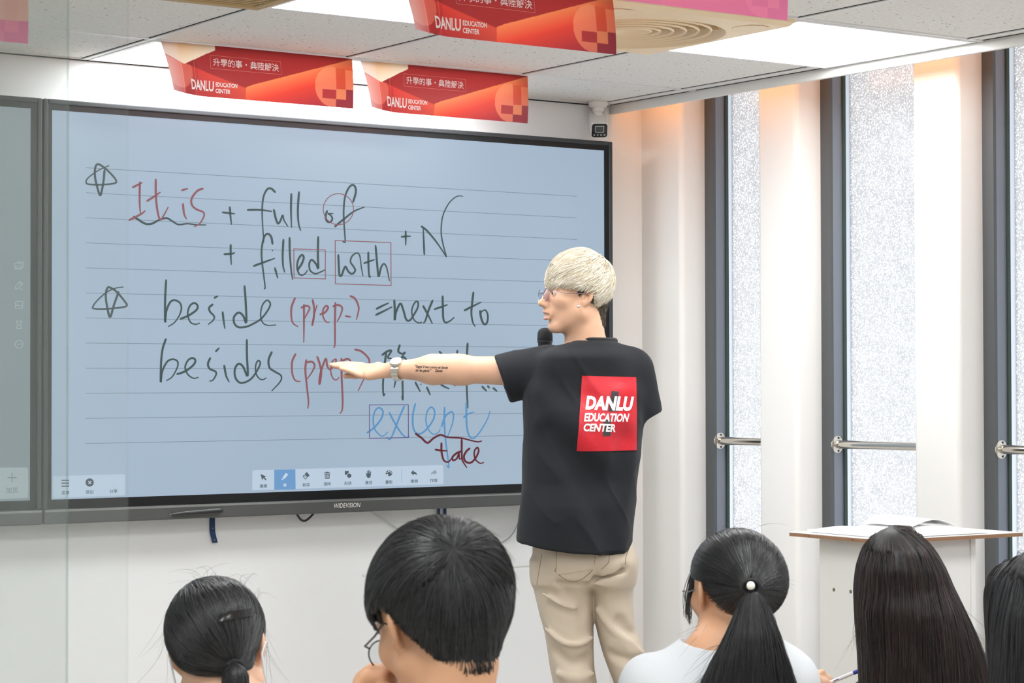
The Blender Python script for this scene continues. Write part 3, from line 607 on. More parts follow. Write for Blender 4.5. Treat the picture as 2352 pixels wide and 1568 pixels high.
# ------------------------------------------------------------------ banners
def art(u, v):
    """printed design with its left end lightened as if lit through, u 0..1 left-right, v 0..1 bottom-top -> sRGB"""
    A = .59/.143
    red, dred, org, cor, pe = np.array((168, 44, 42.)), np.array((146, 44, 46.)), np.array((226, 92, 52.)), np.array((206, 52, 46.)), np.array((236, 176, 134.))
    lerp = lambda a, b, t: a+(b-a)*min(1, max(0, t))
    c = lerp(dred, red, .3+.7*u*v)
    # left lower fan
    vl = .62-.60*(u-.08)/.37*.72          # edge falling to the right
    if u < .45 and v < vl: c = lerp(cor, lerp(np.array((200, 70, 58.)), org, .2), (u-.1)/.3); c = lerp(c, np.array((150, 46, 48.)), (vl-v)/.75)
    if (u-.02)**2*A*A+(v-.42)**2 < .46**2*1.7 and u > .09 and v < vl+.3: c = c*.86+np.array((10, 2, 2))
    if (u-.05)**2*A*A+(v-.44)**2 < .34**2 and v < vl: c = lerp(c, np.array((214, 122, 100.)), .55)
    # right fan
    vr = .30+.66*(u-.455)/.52
    if u > .42 and v < vr and (u > .455 or v < .24+.06*(u-.42)/.035): c = lerp(np.array((232, 126, 78.)), np.array((222, 66, 48.)), (vr-v)/.32); c = lerp(c, np.array((158, 44, 54.)), (vr-v-.25)/.55)
    # emblem at the right end
    eu, ev = (u-.885)*A, v-.40
    if eu*eu+ev*ev < .40**2 and u < .905 and not (.83 < u < .905 and .16 < v < .34): c = lerp(c, np.array((240, 150, 108.)), .62)
    if .955 < u and .36 < v < .76: c = lerp(c, np.array((240, 150, 100.)), .6)
    if .905 <= u < .955 and .36 < v < .78: c = lerp(c, np.array((206, 84, 50.)), .6)
    if .905 <= u < .958 and .16 < v < .36: c = np.array((218, 122, 84.))
    if .83 < u < .905 and .16 < v < .34: c = np.array((166, 50, 52.))
    if (u >= .958 and v < .36) or (u >= .905 and v < .16): c = np.array((142, 44, 54.))
    # cream flap at the top left
    fl = .58+ (.34*(u-.09)/.18 if u > .09 else .18*(.09-u)/.09)
    if u < .265 and v > fl: c = lerp(np.array((232, 214, 190.)), np.array((222, 168, 120.)), (v-fl)/.5)
    if u < .075: c = lerp(np.array((226, 200, 196.)), c, .35+.4*u/.075)  # curled end lightened, as if the lamp behind shone through
    if abs(u-.075) < .0035 or (abs(u-.145) < .0025): c = lerp(c, np.array((236, 180, 160.)), .35)
    return c
def banner(x0, x1, y, curl, label, pale=0, wid=None):
    """hangs from the ceiling bar at (x0..x1, y); curl(u, s) -> offset (dx, dy) of the sheet, s = 0 top .. 1 bottom"""
    h = .141; L_ = x1-x0; t = thing('hanging_banner', label, 'banner', (x0, y, CEIL-.005), 0, 'red paper banners hanging from the ceiling')
    def pos(u, v):
        s = 1-v; dx, dy, dz = curl(u, s); return np.array([u*L_+dx, dy, -s*h+dz])
    nu, nv = 330, 84; U = np.linspace(0, 1, nu+1); Vv = np.linspace(0, 1, nv+1)
    P = [pos(u, v) for v in Vv for u in U]
    Fs = np.array([(j*(nu+1)+i, j*(nu+1)+i+1, (j+1)*(nu+1)+i+1, (j+1)*(nu+1)+i) for j in range(nv) for i in range(nu)])
    key = 'banner_print_backlit' if pale else 'banner_print'
    if key not in MATS:
        m = bpy.data.materials.new(key); m.use_nodes = True; nt = m.node_tree; b = nt.nodes['Principled BSDF']; b.inputs['Roughness'].default_value = .38; b.inputs['Specular IOR Level'].default_value = .35
        a = nt.nodes.new('ShaderNodeAttribute'); a.attribute_name = 'print'; nt.links.new(a.outputs['Color'], b.inputs['Base Color'])
        tr = nt.nodes.new('ShaderNodeBsdfTranslucent'); nt.links.new(a.outputs['Color'], tr.inputs[0]); mx = nt.nodes.new('ShaderNodeMixShader'); mx.inputs[0].default_value = .35 if pale else .22
        nt.links.new(b.outputs[0], mx.inputs[1]); nt.links.new(tr.outputs[0], mx.inputs[2]); nt.links.new(mx.outputs[0], nt.nodes['Material Output'].inputs[0]); MATS[key] = m
    o = mk('sheet', P, Fs, MATS[key], t, True)
    ca = o.data.color_attributes.new('print', 'FLOAT_COLOR', 'POINT')
    cols = []
    for v in Vv:
        for u in U:
            c = art(u, v)
            if pale: c = c*.16+np.array((255, 140, 190))*.84 if v < .35 else c*.2+np.array((255, 206, 196))*.8  # backlit pink glow mixed into the print colours
            else: c = c*.86
            cols += [*S(np.clip(c, 0, 255)), 1]
    ca.data.foreach_set('color', np.array(cols, dtype=np.float32))
    def put(name, V, Fs, u0, v0, wu, hv, m):
        mn, mx_ = V.min(0), V.max(0)
        VV = []
        for p in V:
            u = u0+(p[0]-mn[0])/(mx_[0]-mn[0])*wu; v = v0+(p[1]-mn[1])/(mx_[1]-mn[1])*hv
            VV.append(pos(u, v)+np.array([-.0003, -.0008, 0]))
        return mk(name, VV, Fs, m, t)
    mw = mat('printed_white', (255, 248, 246), .5)
    put('lettering', *glyphs('DANLU', 1, .03, sub=.25), .118, .105, .135, .20, mw)
    put('lettering', *glyphs('EDUCATION', 1, .035, sub=.25), .262, .205, .112, .085, mw)
    put('lettering', *glyphs('CENTER', 1, .035, sub=.25), .262, .085, .077, .085, mw)
    put('slogan', *glyphs('升學的事・典陸解決', 1, .010, sub=.25), .250, .600, .345, .155, mw)
    mf = mat('printed_pink_line', (226, 160, 150), .5)
    fr = []; 
    for a in ((.236, .607, .545, .551), (.236, .607, .800, .806), (.236, .2375, .545, .806), (.6055, .607, .545, .806)):
        us = np.linspace(a[0], a[1], 24); n = len(fr)
        fr.append((us, a[2], a[3]))
    V = []; Fs = []
    for us, a, b in fr:
        n = len(V)
        for u in us: V += [pos(u, a)+np.array([-.0002, -.0007, 0]), pos(u, b)+np.array([-.0002, -.0007, 0])]
        for i in range(len(us)-1): Fs.append((n+2*i, n+2*i+2, n+2*i+3, n+2*i+1))
    mk('slogan_border', V, Fs, mf, t)
    return t
def curl_a(j=0, k=.036):
    def f(u, s):
        e = max(0, 1-u/.22); return (k*e*s, -.010*math.sin(s*2.4)*(1-u*.3)+.012*e*e-j*s, .013*e*e*s)
    return f
banner(-1.836, -1.250, -.452, curl_a(), 'red banner on the ceiling, left of two over the display')
banner(-1.211, -.640, -.443, curl_a(j=-.005), 'red banner on the ceiling, right of two over the display and near the security camera')
banner(-1.841, -1.252, -1.662, curl_a(j=.01), 'nearest red banner, cut by the top edge, beside the round air vent')
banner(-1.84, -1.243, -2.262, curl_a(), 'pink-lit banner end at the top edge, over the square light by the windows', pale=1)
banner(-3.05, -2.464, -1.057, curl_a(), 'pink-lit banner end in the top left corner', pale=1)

# ------------------------------------------------------------------ ceiling cassette air vent
t = thing('air_conditioner', 'cream ceiling cassette with a round slotted vent', 'air conditioner', ((GX[2]+GX[1])/2, (GY[1]+GY[2])/2, CEIL))
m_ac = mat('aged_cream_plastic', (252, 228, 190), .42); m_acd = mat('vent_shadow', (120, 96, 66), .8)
r0 = .235
pl = MB(); n = 64
ring = lambda r, z: [(r*math.cos(2*math.pi*k/n), r*math.sin(2*math.pi*k/n), z) for k in range(n)]
def sq(a, z):
    out = []
    for k in range(n):
        c, s = math.cos(2*math.pi*k/n), math.sin(2*math.pi*k/n); m_ = max(abs(c), abs(s)); out.append((a*c/m_, a*s/m_, z))
    return out
rows = [sq(.295, 0), sq(.295, -.012), sq(.285, -.022), ring(.262, -.024), ring(.25, -.029), ring(.243, -.029), ring(.236, -.02), ring(.228, .0), ring(.222, .05)]
V = sum(rows, []); Fs = [(i*n+k, i*n+(k+1) % n, (i+1)*n+(k+1) % n, (i+1)*n+k) for i in range(len(rows)-1) for k in range(n)]
mk('panel', V, Fs, m_ac, t, True).data.set_sharp_from_angle(angle=math.radians(35))
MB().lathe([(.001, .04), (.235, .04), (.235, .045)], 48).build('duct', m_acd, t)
for r in (.072, .105, .138, .170, .202):
    MB().lathe([(r, -.022), (r+.004, -.026), (r+.007, -.022), (r-.008, .02), (r-.011, .02), (r, -.022)], 64, cap=False).build('vane', m_ac, t, auto=40)
MB().lathe([(.001, -.006), (.03, -.010), (.046, -.018), (.052, -.025), (.056, -.022), (.045, .02)], 48, cap=False).build('centre_dish', m_ac, t, auto=50)
g = MB()
for k in range(12):
    a = k*math.pi/6+.1; c, s = math.cos(a), math.sin(a); p = [(c*.055-s*.002, s*.055+c*.002), (c*.232-s*.002, s*.232+c*.002), (c*.232+s*.002, s*.232-c*.002), (c*.055+s*.002, s*.055-c*.002)]
    g.prism(p, lambda q_: (q_[0], q_[1], -.012), lambda q_: (q_[0], q_[1], .01))
g.build('spoke', m_ac, t)
for cx, cy in ((.215, .215), (-.215, .215), (.215, -.215), (-.215, -.215)):
    MB().lathe([(.05, -.0235), (.048, -.0255), (.001, -.0258)], 28, (cx, cy, 0)).build('corner_cap', m_ac, t, auto=40)
# old return grille, only its corner shows at the top edge
t = thing('return_grille', 'yellowed slatted grille at the top edge, left of the square light', 'vent', ((GX[4]+GX[3])/2, (GY[1]+GY[2])/2, CEIL))
m_old = mat('yellowed_plastic', (186, 158, 104), .5)
g = MB(); a = .296
for b in ((-a, a, -a, -a+.03), (-a, a, a-.03, a), (-a, -a+.03, -a+.03, a-.03), (a-.03, a, -a+.03, a-.03)): g.box(b[0], b[1], b[2], b[3], -.014, -.001)
g.build('frame', m_old, t, bevel=.004)
g = MB()
for k in range(26): yy = -a+.04+k*.0205; g.box(-a+.03, a-.03, yy, yy+.011, -.010, -.003)
g.build('slat_panel', m_old, t); box('backing', (-a+.03, a-.03, -a+.03, a-.03, -.0025, -.001), m_acd, t)

# ------------------------------------------------------------------ security camera under the ceiling corner
o = at_z(1362, 236, CEIL); o[1] = min(o[1], -.05)
t = thing('security_camera', 'white bullet camera hanging at the ceiling corner above the display', 'camera', (o[0], o[1], CEIL-.001))
m_cw = mat('camera_white', (232, 232, 228), .4); m_cb = mat('camera_black_face', (44, 46, 48), .25)
MB().lathe([(.032, 0), (.032, -.010), (.028, -.016), (.020, -.018), (.0185, -.030), (.013, -.034), (.012, -.048)], 32).build('mount', m_cw, t, auto=40)
bd = bpy.data.objects.new('housing', None)
dirv = CAM-np.array([o[0], o[1], CEIL-.075]); yaw = math.atan2(dirv[1], dirv[0])+math.radians(4)
R_ = Matrix.Rotation(yaw-math.pi/2, 4, 'Z') @ Matrix.Rotation(math.radians(-30), 4, 'X')     # local +Y looks at the class
def place_local(ob, M): ob.matrix_local = M
M = Matrix.Translation((0.0, 0.0, -.066)) @ R_
def rbox(x0, x1, y0, y1, z0, z1, r, n=6):
    pts = []
    for cx, cz, a0 in ((x1-r, z1-r, 0), (x0+r, z1-r, 90), (x0+r, z0+r, 180), (x1-r, z0+r, 270)):
        for k in range(n+1): a = math.radians(a0+90*k/n); pts.append((cx+r*math.cos(a), cz+r*math.sin(a)))
    return MB().prism(pts, lambda p: (p[0], y1, p[1]), lambda p: (p[0], y0, p[1]))
b_ = rbox(-.0275, .0275, -.075, .062, -.028, .024, .011).build('housing', m_cw, t, bevel=.002); b_.matrix_local = M
f_ = rbox(-.0255, .0255, .0602, .0635, -.026, .0215, .009).build('face_plate', m_cb, t, bevel=.001); f_.matrix_local = M
fr_ = MB()
for q_ in ((-.0145, .0145, .0125, .0145), (-.0145, .0145, -.0085, -.0065), (-.0145, -.0125, -.0065, .0125), (.0125, .0145, -.0065, .0125)): fr_.box(q_[0], q_[1], .0634, .0650, q_[2], q_[3])
fr_ = fr_.build('lens_frame', mat('lens_frame_silver', (190, 194, 198), .3, metal=.5), t, bevel=.0006); fr_.matrix_local = M
ln = MB().box(-.0124, .0124, .0632, .0640, -.0064, .0124).build('lens_window', mat('lens_glass', (60, 66, 66), .1), t); ln.matrix_local = M
for xx in (-.0165, -.0055, .0055, .0165):
    l_ = MB().lathe([(.0036, .0634), (.0030, .0648), (.001, .0652)], 14, (xx, 0, -.0175), (0, 1, 0)).build('led', mat('led_lens', (150, 152, 158), .25), t, auto=50); l_.matrix_local = M

# ------------------------------------------------------------------ lectern with an open book
D = 5.4; ZP = 1.1344
a0 = at_z(1770, 1224, ZP); c0 = at_z(2024, 1239.4, ZP); e0 = at_z(2349, 1222, ZP)
t = thing('lectern', 'white lectern with a raw wood edge in front of the windows', 'lectern', (c0[0], c0[1], 0), math.atan2(e0[1]-c0[1], e0[0]-c0[0]))
ew, ed = float(np.linalg.norm(e0[:2]-c0[:2])), float(np.linalg.norm(a0[:2]-c0[:2]))
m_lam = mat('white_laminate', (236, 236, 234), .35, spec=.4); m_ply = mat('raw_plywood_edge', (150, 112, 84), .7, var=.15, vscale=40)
th = .0098
tp = box('top', (0, ew, 0, ed, ZP-.0012, ZP), m_lam, t)
MB().box(0, ew, 0, ed, ZP-th, ZP-.0012).build('edge', m_ply, tp)
l0 = at_d(1884, 1300, D+.13); 
bx0, bx1, by0, by1 = .030, ew-.115, .045, ed-.078
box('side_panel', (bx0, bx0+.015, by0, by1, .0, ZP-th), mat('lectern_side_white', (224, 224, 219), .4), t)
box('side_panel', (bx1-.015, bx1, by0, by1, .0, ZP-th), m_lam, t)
box('front_panel', (bx0+.015, bx1-.015, by0+.004, by0+.019, .0, ZP-th), m_lam, t)
box('shelf', (bx0+.015, bx1-.015, by0+.02, by1, .5, .515), m_lam, t)
for uu in (1913, 1950):
    yy = by1-(.25 if uu == 1913 else .54)*(by1-by0)         # two small holes in the side panel
    MB().lathe([(.0045, 0), (.0045, .0006)], 12, (bx0, yy, 1.001), (-1, 0, 0)).build('hole', mat('drilled_hole', (110, 106, 88), .8), t)
g = MB(); 
for yy in (ed*.3, ed*.78): MB().lathe([(.0016, 0), (.0016, .0005)], 8, (0, yy, ZP-.006), (-1, 0, 0)).build('nail', mat('nail_dark', (70, 50, 40), .6), t)
# open book: two page blocks rising from the fold and one leaf curling over
def sheet(fn, nu, nv): 
    P = [fn(i/nu, j/nv) for j in range(nv+1) for i in range(nu+1)]
    return P, [(j*(nu+1)+i, j*(nu+1)+i+1, (j+1)*(nu+1)+i+1, (j+1)*(nu+1)+i) for j in range(nv) for i in range(nu)]
bk = thing('open_book', 'white open book lying on the lectern', 'book', tuple(c0+np.array([0, 0, .0012])), t.rotation_euler.z)
m_pg = mat('white_page', (246, 246, 246), .6)
bw = ew*.36
def block(sgn, hmax):
    top = lambda u, v: (ew*.43+sgn*u*bw, .02+v*(ed-.05), .002+hmax*math.sin(math.pi*min(1, u*1.25))**.8*(1 if u < .8 else 0)+(.004 if u > .0 else .001))
    V1, F1 = sheet(top, 16, 4); g_ = MB().add(V1, F1); n_ = 17
    V2 = [(x, y, 0) for x, y, z in V1]; m0 = len(g_.V); g_.V += V2; g_.F += [tuple(i+m0 for i in reversed(f)) for f in F1]
    for i in range(16): g_.F += [(i, i+1, m0+i+1, m0+i), (4*17+i+1, 4*17+i, m0+4*17+i, m0+4*17+i+1)]
    for j in range(4): g_.F += [(j*17+17, j*17, m0+j*17, m0+j*17+17), (j*17+16, j*17+33, m0+j*17+33, m0+j*17+16)]
    return g_
block(-1, .004).build('pages', m_pg, bk, auto=50); block(1, .010).build('pages', m_pg, bk, auto=50)
V, Fs = sheet(lambda u, v: (ew*.43+.01+u*bw*.9, ed*.35+v*ed*.55, .016+.016*math.sin(u*math.pi)-.004*u+.006*v*math.sin(u*math.pi)), 18, 6)
lf = mk('curled_leaf', V, Fs, m_pg, bk, True); sm = lf.modifiers.new('s', 'SOLIDIFY'); sm.thickness = .0004
V, Fs = sheet(lambda u, v: (.03+u*.13, .04+v*.16, .0015+.002*u), 4, 4)

# ------------------------------------------------------------------ glass partition at the left, close to the viewer
def glass(name, tint, a):
    m = bpy.data.materials.new(name); m.use_nodes = True; nt = m.node_tree; nt.nodes.clear(); L = nt.links.new
    tr = nt.nodes.new('ShaderNodeBsdfTransparent'); tr.inputs[0].default_value = (*tint, 1)
    di = nt.nodes.new('ShaderNodeBsdfDiffuse'); di.inputs[0].default_value = (*S((170, 182, 178)), 1)
    gl = nt.nodes.new('ShaderNodeBsdfGlossy'); gl.inputs['Roughness'].default_value = .02
    m1 = nt.nodes.new('ShaderNodeMixShader'); m1.inputs[0].default_value = a; L(tr.outputs[0], m1.inputs[1]); L(di.outputs[0], m1.inputs[2])
    m2 = nt.nodes.new('ShaderNodeMixShader'); m2.inputs[0].default_value = .03; L(m1.outputs[0], m2.inputs[1]); L(gl.outputs[0], m2.inputs[2])
    o_ = nt.nodes.new('ShaderNodeOutputMaterial'); L(m2.outputs[0], o_.inputs[0]); MATS[name] = m; return m
mg1 = glass('faint_green_glass', (.985, .992, .988), .012); mg2 = glass('hazy_green_glass', (.96, .97, .963), .04)
mge = glass('polished_glass_edge', (.8, .86, .84), .10)
g0 = at_d(291, 784, 2.3)
t = thing('glass_partition', 'clear glass screen standing at the left edge of the view', 'partition', (g0[0], g0[1], 0), -YAW)
box('pane', (-.85, 0, 0, .006, 0.02, CEIL-.002), mg1, t)
box('pane', (-.85, -.073, .05, .056, .02, CEIL-.002), mg2, t)
box('pane_edge', (.0001, .0012, 0, .006, .02, CEIL-.002), mg1, t)
box('pane_edge', (-.0729, -.0722, .05, .056, .02, CEIL-.002), mge, t)
box('floor_channel', (-.86, .0, -.01, .066, 0, .02), mat('channel_aluminium', (170, 172, 172), .35, metal=.8), t)
# ------------------------------------------------------------------ signed-distance sculpting
nrm = lambda v: np.asarray(v, float)/np.linalg.norm(v)
def ell(P, c, r): 
    q = (P-np.array(c))/np.array(r); k0 = np.sqrt((q*q).sum(1))+1e-9; q2 = (P-np.array(c))/np.array(r)**2; k1 = np.sqrt((q2*q2).sum(1))+1e-9
    return k0*(k0-1)/k1
def cap(P, a, b, ra, rb=None):
    rb = ra if rb is None else rb; a = np.array(a, float); b = np.array(b, float); d = b-a
    t = np.clip(((P-a)@d)/(d@d+1e-12), 0, 1); return np.sqrt((((P-a)-t[:, None]*d)**2).sum(1))-(ra+(rb-ra)*t)
def chain(P, pts, rs, k=.004):
    out = None
    for i in range(len(pts)-1):
        d = cap(P, pts[i], pts[i+1], rs[i], rs[i+1]); out = d if out is None else smin(out, d, k)
    return out
def rbx(P, c, h, r, R=None):
    Q = P-np.array(c); Q = Q if R is None else Q@R
    q = np.abs(Q)-np.array(h)+r; return np.sqrt((np.maximum(q, 0)**2).sum(1))+np.minimum(q.max(1), 0)-r
def smin(a, b, k):
    h = np.maximum(k-np.abs(a-b), 0)/k; return np.minimum(a, b)-h*h*k*.25
def smax(a, b, k): return -smin(-a, -b, k)
_dn = {}
def dense(rows):
    key = tuple(map(tuple, rows))
    if key not in _dn:
        R = np.array(sorted(rows)); zq = np.linspace(R[0, 0], R[-1, 0], 240); D = np.stack([zq]+[np.interp(zq, R[:, 0], R[:, i]) for i in range(1, 5)], 1)
        k = np.exp(-np.linspace(-2, 2, 15)**2); k /= k.sum()
        for i in range(1, 5): D[:, i] = np.convolve(np.pad(D[:, i], 7, mode='edge'), k, 'valid')
        _dn[key] = D
    return _dn[key]
def loft(P, rows, pw=2.0):
    """rows of (z, xl, xr, yc, ry), top to bottom or bottom to top"""
    R = dense(rows); z = np.clip(P[:, 2], R[0, 0], R[-1, 0])
    I = [np.interp(z, R[:, 0], R[:, i]) for i in (1, 2, 3, 4)]
    cx, rx = (I[0]+I[1])/2, np.maximum((I[1]-I[0])/2, 1e-4); ry = np.maximum(I[3], 1e-4)
    a, b = np.abs(P[:, 0]-cx)/rx, np.abs(P[:, 1]-I[2])/ry; rho = (a**pw+b**pw)**(1/pw)
    d = (rho-1)*np.minimum(rx, ry)
    dz = np.maximum(R[0, 0]-P[:, 2], P[:, 2]-R[-1, 0]); return np.where(dz > 0, np.sqrt(np.maximum(d, 0)**2+dz**2), np.maximum(d, dz))
def vnoise(P, s, seed=0):
    Q = P*s+seed*17.13; i = np.floor(Q).astype(np.int64); f = Q-i; f = f*f*(3-2*f)
    def hsh(x, y, z):
        n = (x*374761393+y*668265263+z*2147483647+seed*1274126177) & 0xffffffff; n = ((n ^ (n >> 13))*1274126177) & 0xffffffff; return ((n ^ (n >> 16)) & 0xffff)/65535.
    o = 0
    for dx in (0, 1):
        for dy in (0, 1):
            for dz in (0, 1):
                w = (f[:, 0] if dx else 1-f[:, 0])*(f[:, 1] if dy else 1-f[:, 1])*(f[:, 2] if dz else 1-f[:, 2]); o = o+w*hsh(i[:, 0]+dx, i[:, 1]+dy, i[:, 2]+dz)
    return o*2-1
def snet(f, lo, hi, h, B=6):
    lo = np.array(lo, float); hi = np.array(hi, float); nb = np.ceil((hi-lo)/(h*B)).astype(int)+1; n = nb*B
    bi = np.stack(np.meshgrid(*[np.arange(k) for k in nb], indexing='ij'), -1).reshape(-1, 3)
    cen = lo+(bi*B+(B-1)/2)*h; dc = f(cen); act = np.abs(dc) < h*B*1.5
    vals = np.repeat(np.repeat(np.repeat(np.where(dc < 0, -1., 1.).reshape(nb), B, 0), B, 1), B, 2).astype(np.float32)
    ab = bi[act]; off = np.stack(np.meshgrid(*[np.arange(B)]*3, indexing='ij'), -1).reshape(-1, 3)
    for s in range(0, len(ab), 1500):
        g = (ab[s:s+1500, None]*B+off[None]).reshape(-1, 3); vals[g[:, 0], g[:, 1], g[:, 2]] = f(lo+g*h)
    ins = vals < 0; C = [(0, 0, 0), (1, 0, 0), (0, 1, 0), (1, 1, 0), (0, 0, 1), (1, 0, 1), (0, 1, 1), (1, 1, 1)]
    sl = lambda A, c: A[c[0]:n[0]-1+c[0], c[1]:n[1]-1+c[1], c[2]:n[2]-1+c[2]]
    cnt = sum(sl(ins, c).astype(np.int8) for c in C); cell = (cnt > 0) & (cnt < 8); ci = np.argwhere(cell)
    idx = -np.ones(cell.shape, np.int64); idx[cell] = np.arange(len(ci))
    cv = np.stack([vals[ci[:, 0]+c[0], ci[:, 1]+c[1], ci[:, 2]+c[2]] for c in C], 1)
    acc = np.zeros((len(ci), 3)); num = np.zeros(len(ci))
    for a in range(8):
        for b in range(a+1, 8):
            ca, cb = np.array(C[a]), np.array(C[b])
            if abs(ca-cb).sum() != 1: continue
            m = (cv[:, a] < 0) != (cv[:, b] < 0); va, vb = cv[m, a], cv[m, b]; t = (va/(va-vb))[:, None]; acc[m] += ca+(cb-ca)*t; num[m] += 1
    V = lo+(ci+acc/num[:, None])*h; Q = []
    for ax in range(3):
        e = [0, 0, 0]; e[ax] = 1; u, v = [(1, 2), (2, 0), (0, 1)][ax]
        A = ins[:n[0]-e[0], :n[1]-e[1], :n[2]-e[2]]; Bv = ins[e[0]:, e[1]:, e[2]:]; g = np.argwhere(A != Bv)
        ok = (g[:, u] > 0) & (g[:, v] > 0) & (g[:, 0] < n[0]-1) & (g[:, 1] < n[1]-1) & (g[:, 2] < n[2]-1); g = g[ok]
        fl = A[g[:, 0], g[:, 1], g[:, 2]]
        du = np.zeros(3, int); du[u] = 1; dv = np.zeros(3, int); dv[v] = 1
        G = lambda q: idx[q[:, 0], q[:, 1], q[:, 2]]
        q = np.stack([G(g-du-dv), G(g-dv), G(g), G(g-du)], 1); q[~fl] = q[~fl][:, ::-1]; Q.append(q)
    Q = np.concatenate(Q); Q = Q[(Q >= 0).all(1)]; return V, Q
def grad(f, P, e=.0015):
    g = np.stack([f(P+np.eye(3)[i]*e)-f(P-np.eye(3)[i]*e) for i in range(3)], 1); return g/(np.linalg.norm(g, axis=1)[:, None]+1e-9)
def relax(f, V, n=1):
    for _ in range(n): d = f(V); g = grad(f, V); V = V-g*np.clip(d, -.003, .003)[:, None]*.8
    return V
def sculpt(name, f, lo, hi, h, m, parent, disp=None):
    V, Q = snet(f, lo, hi, h); V = relax(f, V)
    if disp is not None: V = V+grad(f, V, h)*disp(V)[:, None]
    return mk(name, V, Q, m, parent, True)

# ------------------------------------------------------------------ hair
def hair_mat(name, c1, c2, rough=.32, spec=.5):
    if name in MATS: return MATS[name]
    m = mat(name, c1, rough, spec=spec); nt = m.node_tree; g = nt.nodes.new('ShaderNodeNewGeometry'); mx = nt.nodes.new('ShaderNodeMix'); mx.data_type = 'RGBA'
    mx.inputs[6].default_value = (*S(c1), 1); mx.inputs[7].default_value = (*S(c2), 1); nt.links.new(g.outputs['Random Per Island'], mx.inputs[0]); nt.links.new(mx.outputs[2], nt.nodes['Principled BSDF'].inputs['Base Color'])
    return m
def surf_pts(f, lo, hi, n, mask=None, seed=1):
    """random points on the surface f = 0"""
    r = np.random.default_rng(seed); lo, hi = np.array(lo), np.array(hi); out = []
    tot = 0
    for _ in range(60):
        P = lo+(hi-lo)*r.random((n*4, 3)); d = f(P); P = P[np.abs(d) < .012]
        for _k in range(3): P = P-grad(f, P)*f(P)[:, None]
        P = P[np.abs(f(P)) < .002]
        if mask is not None: P = P[mask(P)]
        out.append(P); tot += len(P)
        if tot > n: break
    return np.concatenate(out)[:n]
def strands(name, f, roots, dirf, length, steps, m, parent, off=(.0005, .004), rad=.0006, lift=0, stick=1.0, jit=.12, seed=3, free=None, clump=0, stop=None):
    """strands combed over the surface f = 0; free(P, t) lets the ends leave it"""
    r = np.random.default_rng(seed); N = len(roots); P = roots.copy(); ln = np.broadcast_to(np.asarray(length, float), (N,))*(.75+.5*r.random(N)); st = ln/steps
    o = off[0]+(off[1]-off[0])*r.random(N); pts = []; sj = r.random(N); wob = r.normal(size=(N, 3))*jit; prev = None
    if clump: 
        cn = np.stack([vnoise(P, clump, 5), vnoise(P, clump, 6), vnoise(P, clump, 7)], 1); wob = wob*.5+cn*jit*1.6; o = o*.55+(off[1]-off[0])*.5*(vnoise(P, clump*1.4, 8)*.5+.5)
    for k in range(steps+1):
        t = k/steps; g = grad(f, P); d = f(P)
        stk = stick if free is None else stick*np.clip(1-free(P, t), 0, 1)
        tgt = o*min(1, .25+t*2)+lift*t*t
        P = P-g*((d-tgt)*stk)[:, None]; pts.append(P.copy())
        D = dirf(P, t); D = D/(np.linalg.norm(D, axis=1)[:, None]+1e-9)+wob
        D = D-g*((D*g).sum(1)*stk)[:, None]
        if prev is not None: D = D/(np.linalg.norm(D, axis=1)[:, None]+1e-9)*.6+prev*.4
        D = D/(np.linalg.norm(D, axis=1)[:, None]+1e-9); prev = D; mv = st if stop is None else st*(~stop(P, sj)); P = P+D*mv[:, None]
    return tubes(name, np.stack(pts, 1), rad, m, parent, r)
def tubes(name, A, rad, m, parent, r=None):
    """A (N, K, 3) centre lines -> thin three-sided strands"""
    N, K, _ = A.shape; T = np.gradient(A, axis=1); T /= np.linalg.norm(T, axis=2)[..., None]+1e-9
    ref = np.where(np.abs(T[..., 2:3]) < .85, np.array([0, 0, 1.]), np.array([1., 0, 0])); X = np.cross(T, ref); X /= np.linalg.norm(X, axis=2)[..., None]+1e-9; Y = np.cross(T, X)
    tp = np.linspace(0, 1, K); R = rad*np.clip(np.minimum(.55+tp*3, 1.05-.85*tp**2.2), .12, 1)
    rs = (rad*0+1)*(np.ones(N) if r is None else .7+.6*r.random(N))
    V = np.stack([A+(X*math.cos(a)+Y*math.sin(a))*(R[None, :]*rs[:, None])[..., None] for a in (0, 2.094, 4.189)], 2).reshape(-1, 3)
    b = (np.arange(N)*K*3)[:, None, None]+(np.arange(K-1)*3)[None, :, None]+np.arange(3)[None, None]; c = (np.arange(N)*K*3)[:, None, None]+(np.arange(K-1)*3)[None, :, None]+np.array([1, 2, 0])[None, None]
    Q = np.stack([b, c, c+3, b+3], -1).reshape(-1, 4); return mk(name, V, Q, m, parent, True)

# ------------------------------------------------------------------ people
def skin_mat(name, c, c2):
    m = mat(name, c, .48, spec=.35, bump=.08, bscale=900); nt = m.node_tree; b = nt.nodes['Principled BSDF']
    tc = nt.nodes.new('ShaderNodeTexCoord'); n = nt.nodes.new('ShaderNodeTexNoise'); n.inputs['Scale'].default_value = 22; n.inputs['Detail'].default_value = 3
    mx = nt.nodes.new('ShaderNodeMix'); mx.data_type = 'RGBA'; mx.inputs[6].default_value = (*S(c), 1); mx.inputs[7].default_value = (*S(c2), 1)
    nt.links.new(tc.outputs['Object'], n.inputs['Vector']); nt.links.new(n.outputs['Fac'], mx.inputs[0]); nt.links.new(mx.outputs[2], b.inputs['Base Color'])
    b.inputs['Subsurface Weight'].default_value = .12; b.inputs['Subsurface Radius'].default_value = (.012, .005, .003); b.inputs['Subsurface Scale'].default_value = 1.0
    return m
SKIN = skin_mat('fair_skin', (228, 186, 156), (217, 170, 140)); SKIN2 = skin_mat('warm_skin', (210, 162, 128), (198, 148, 114))
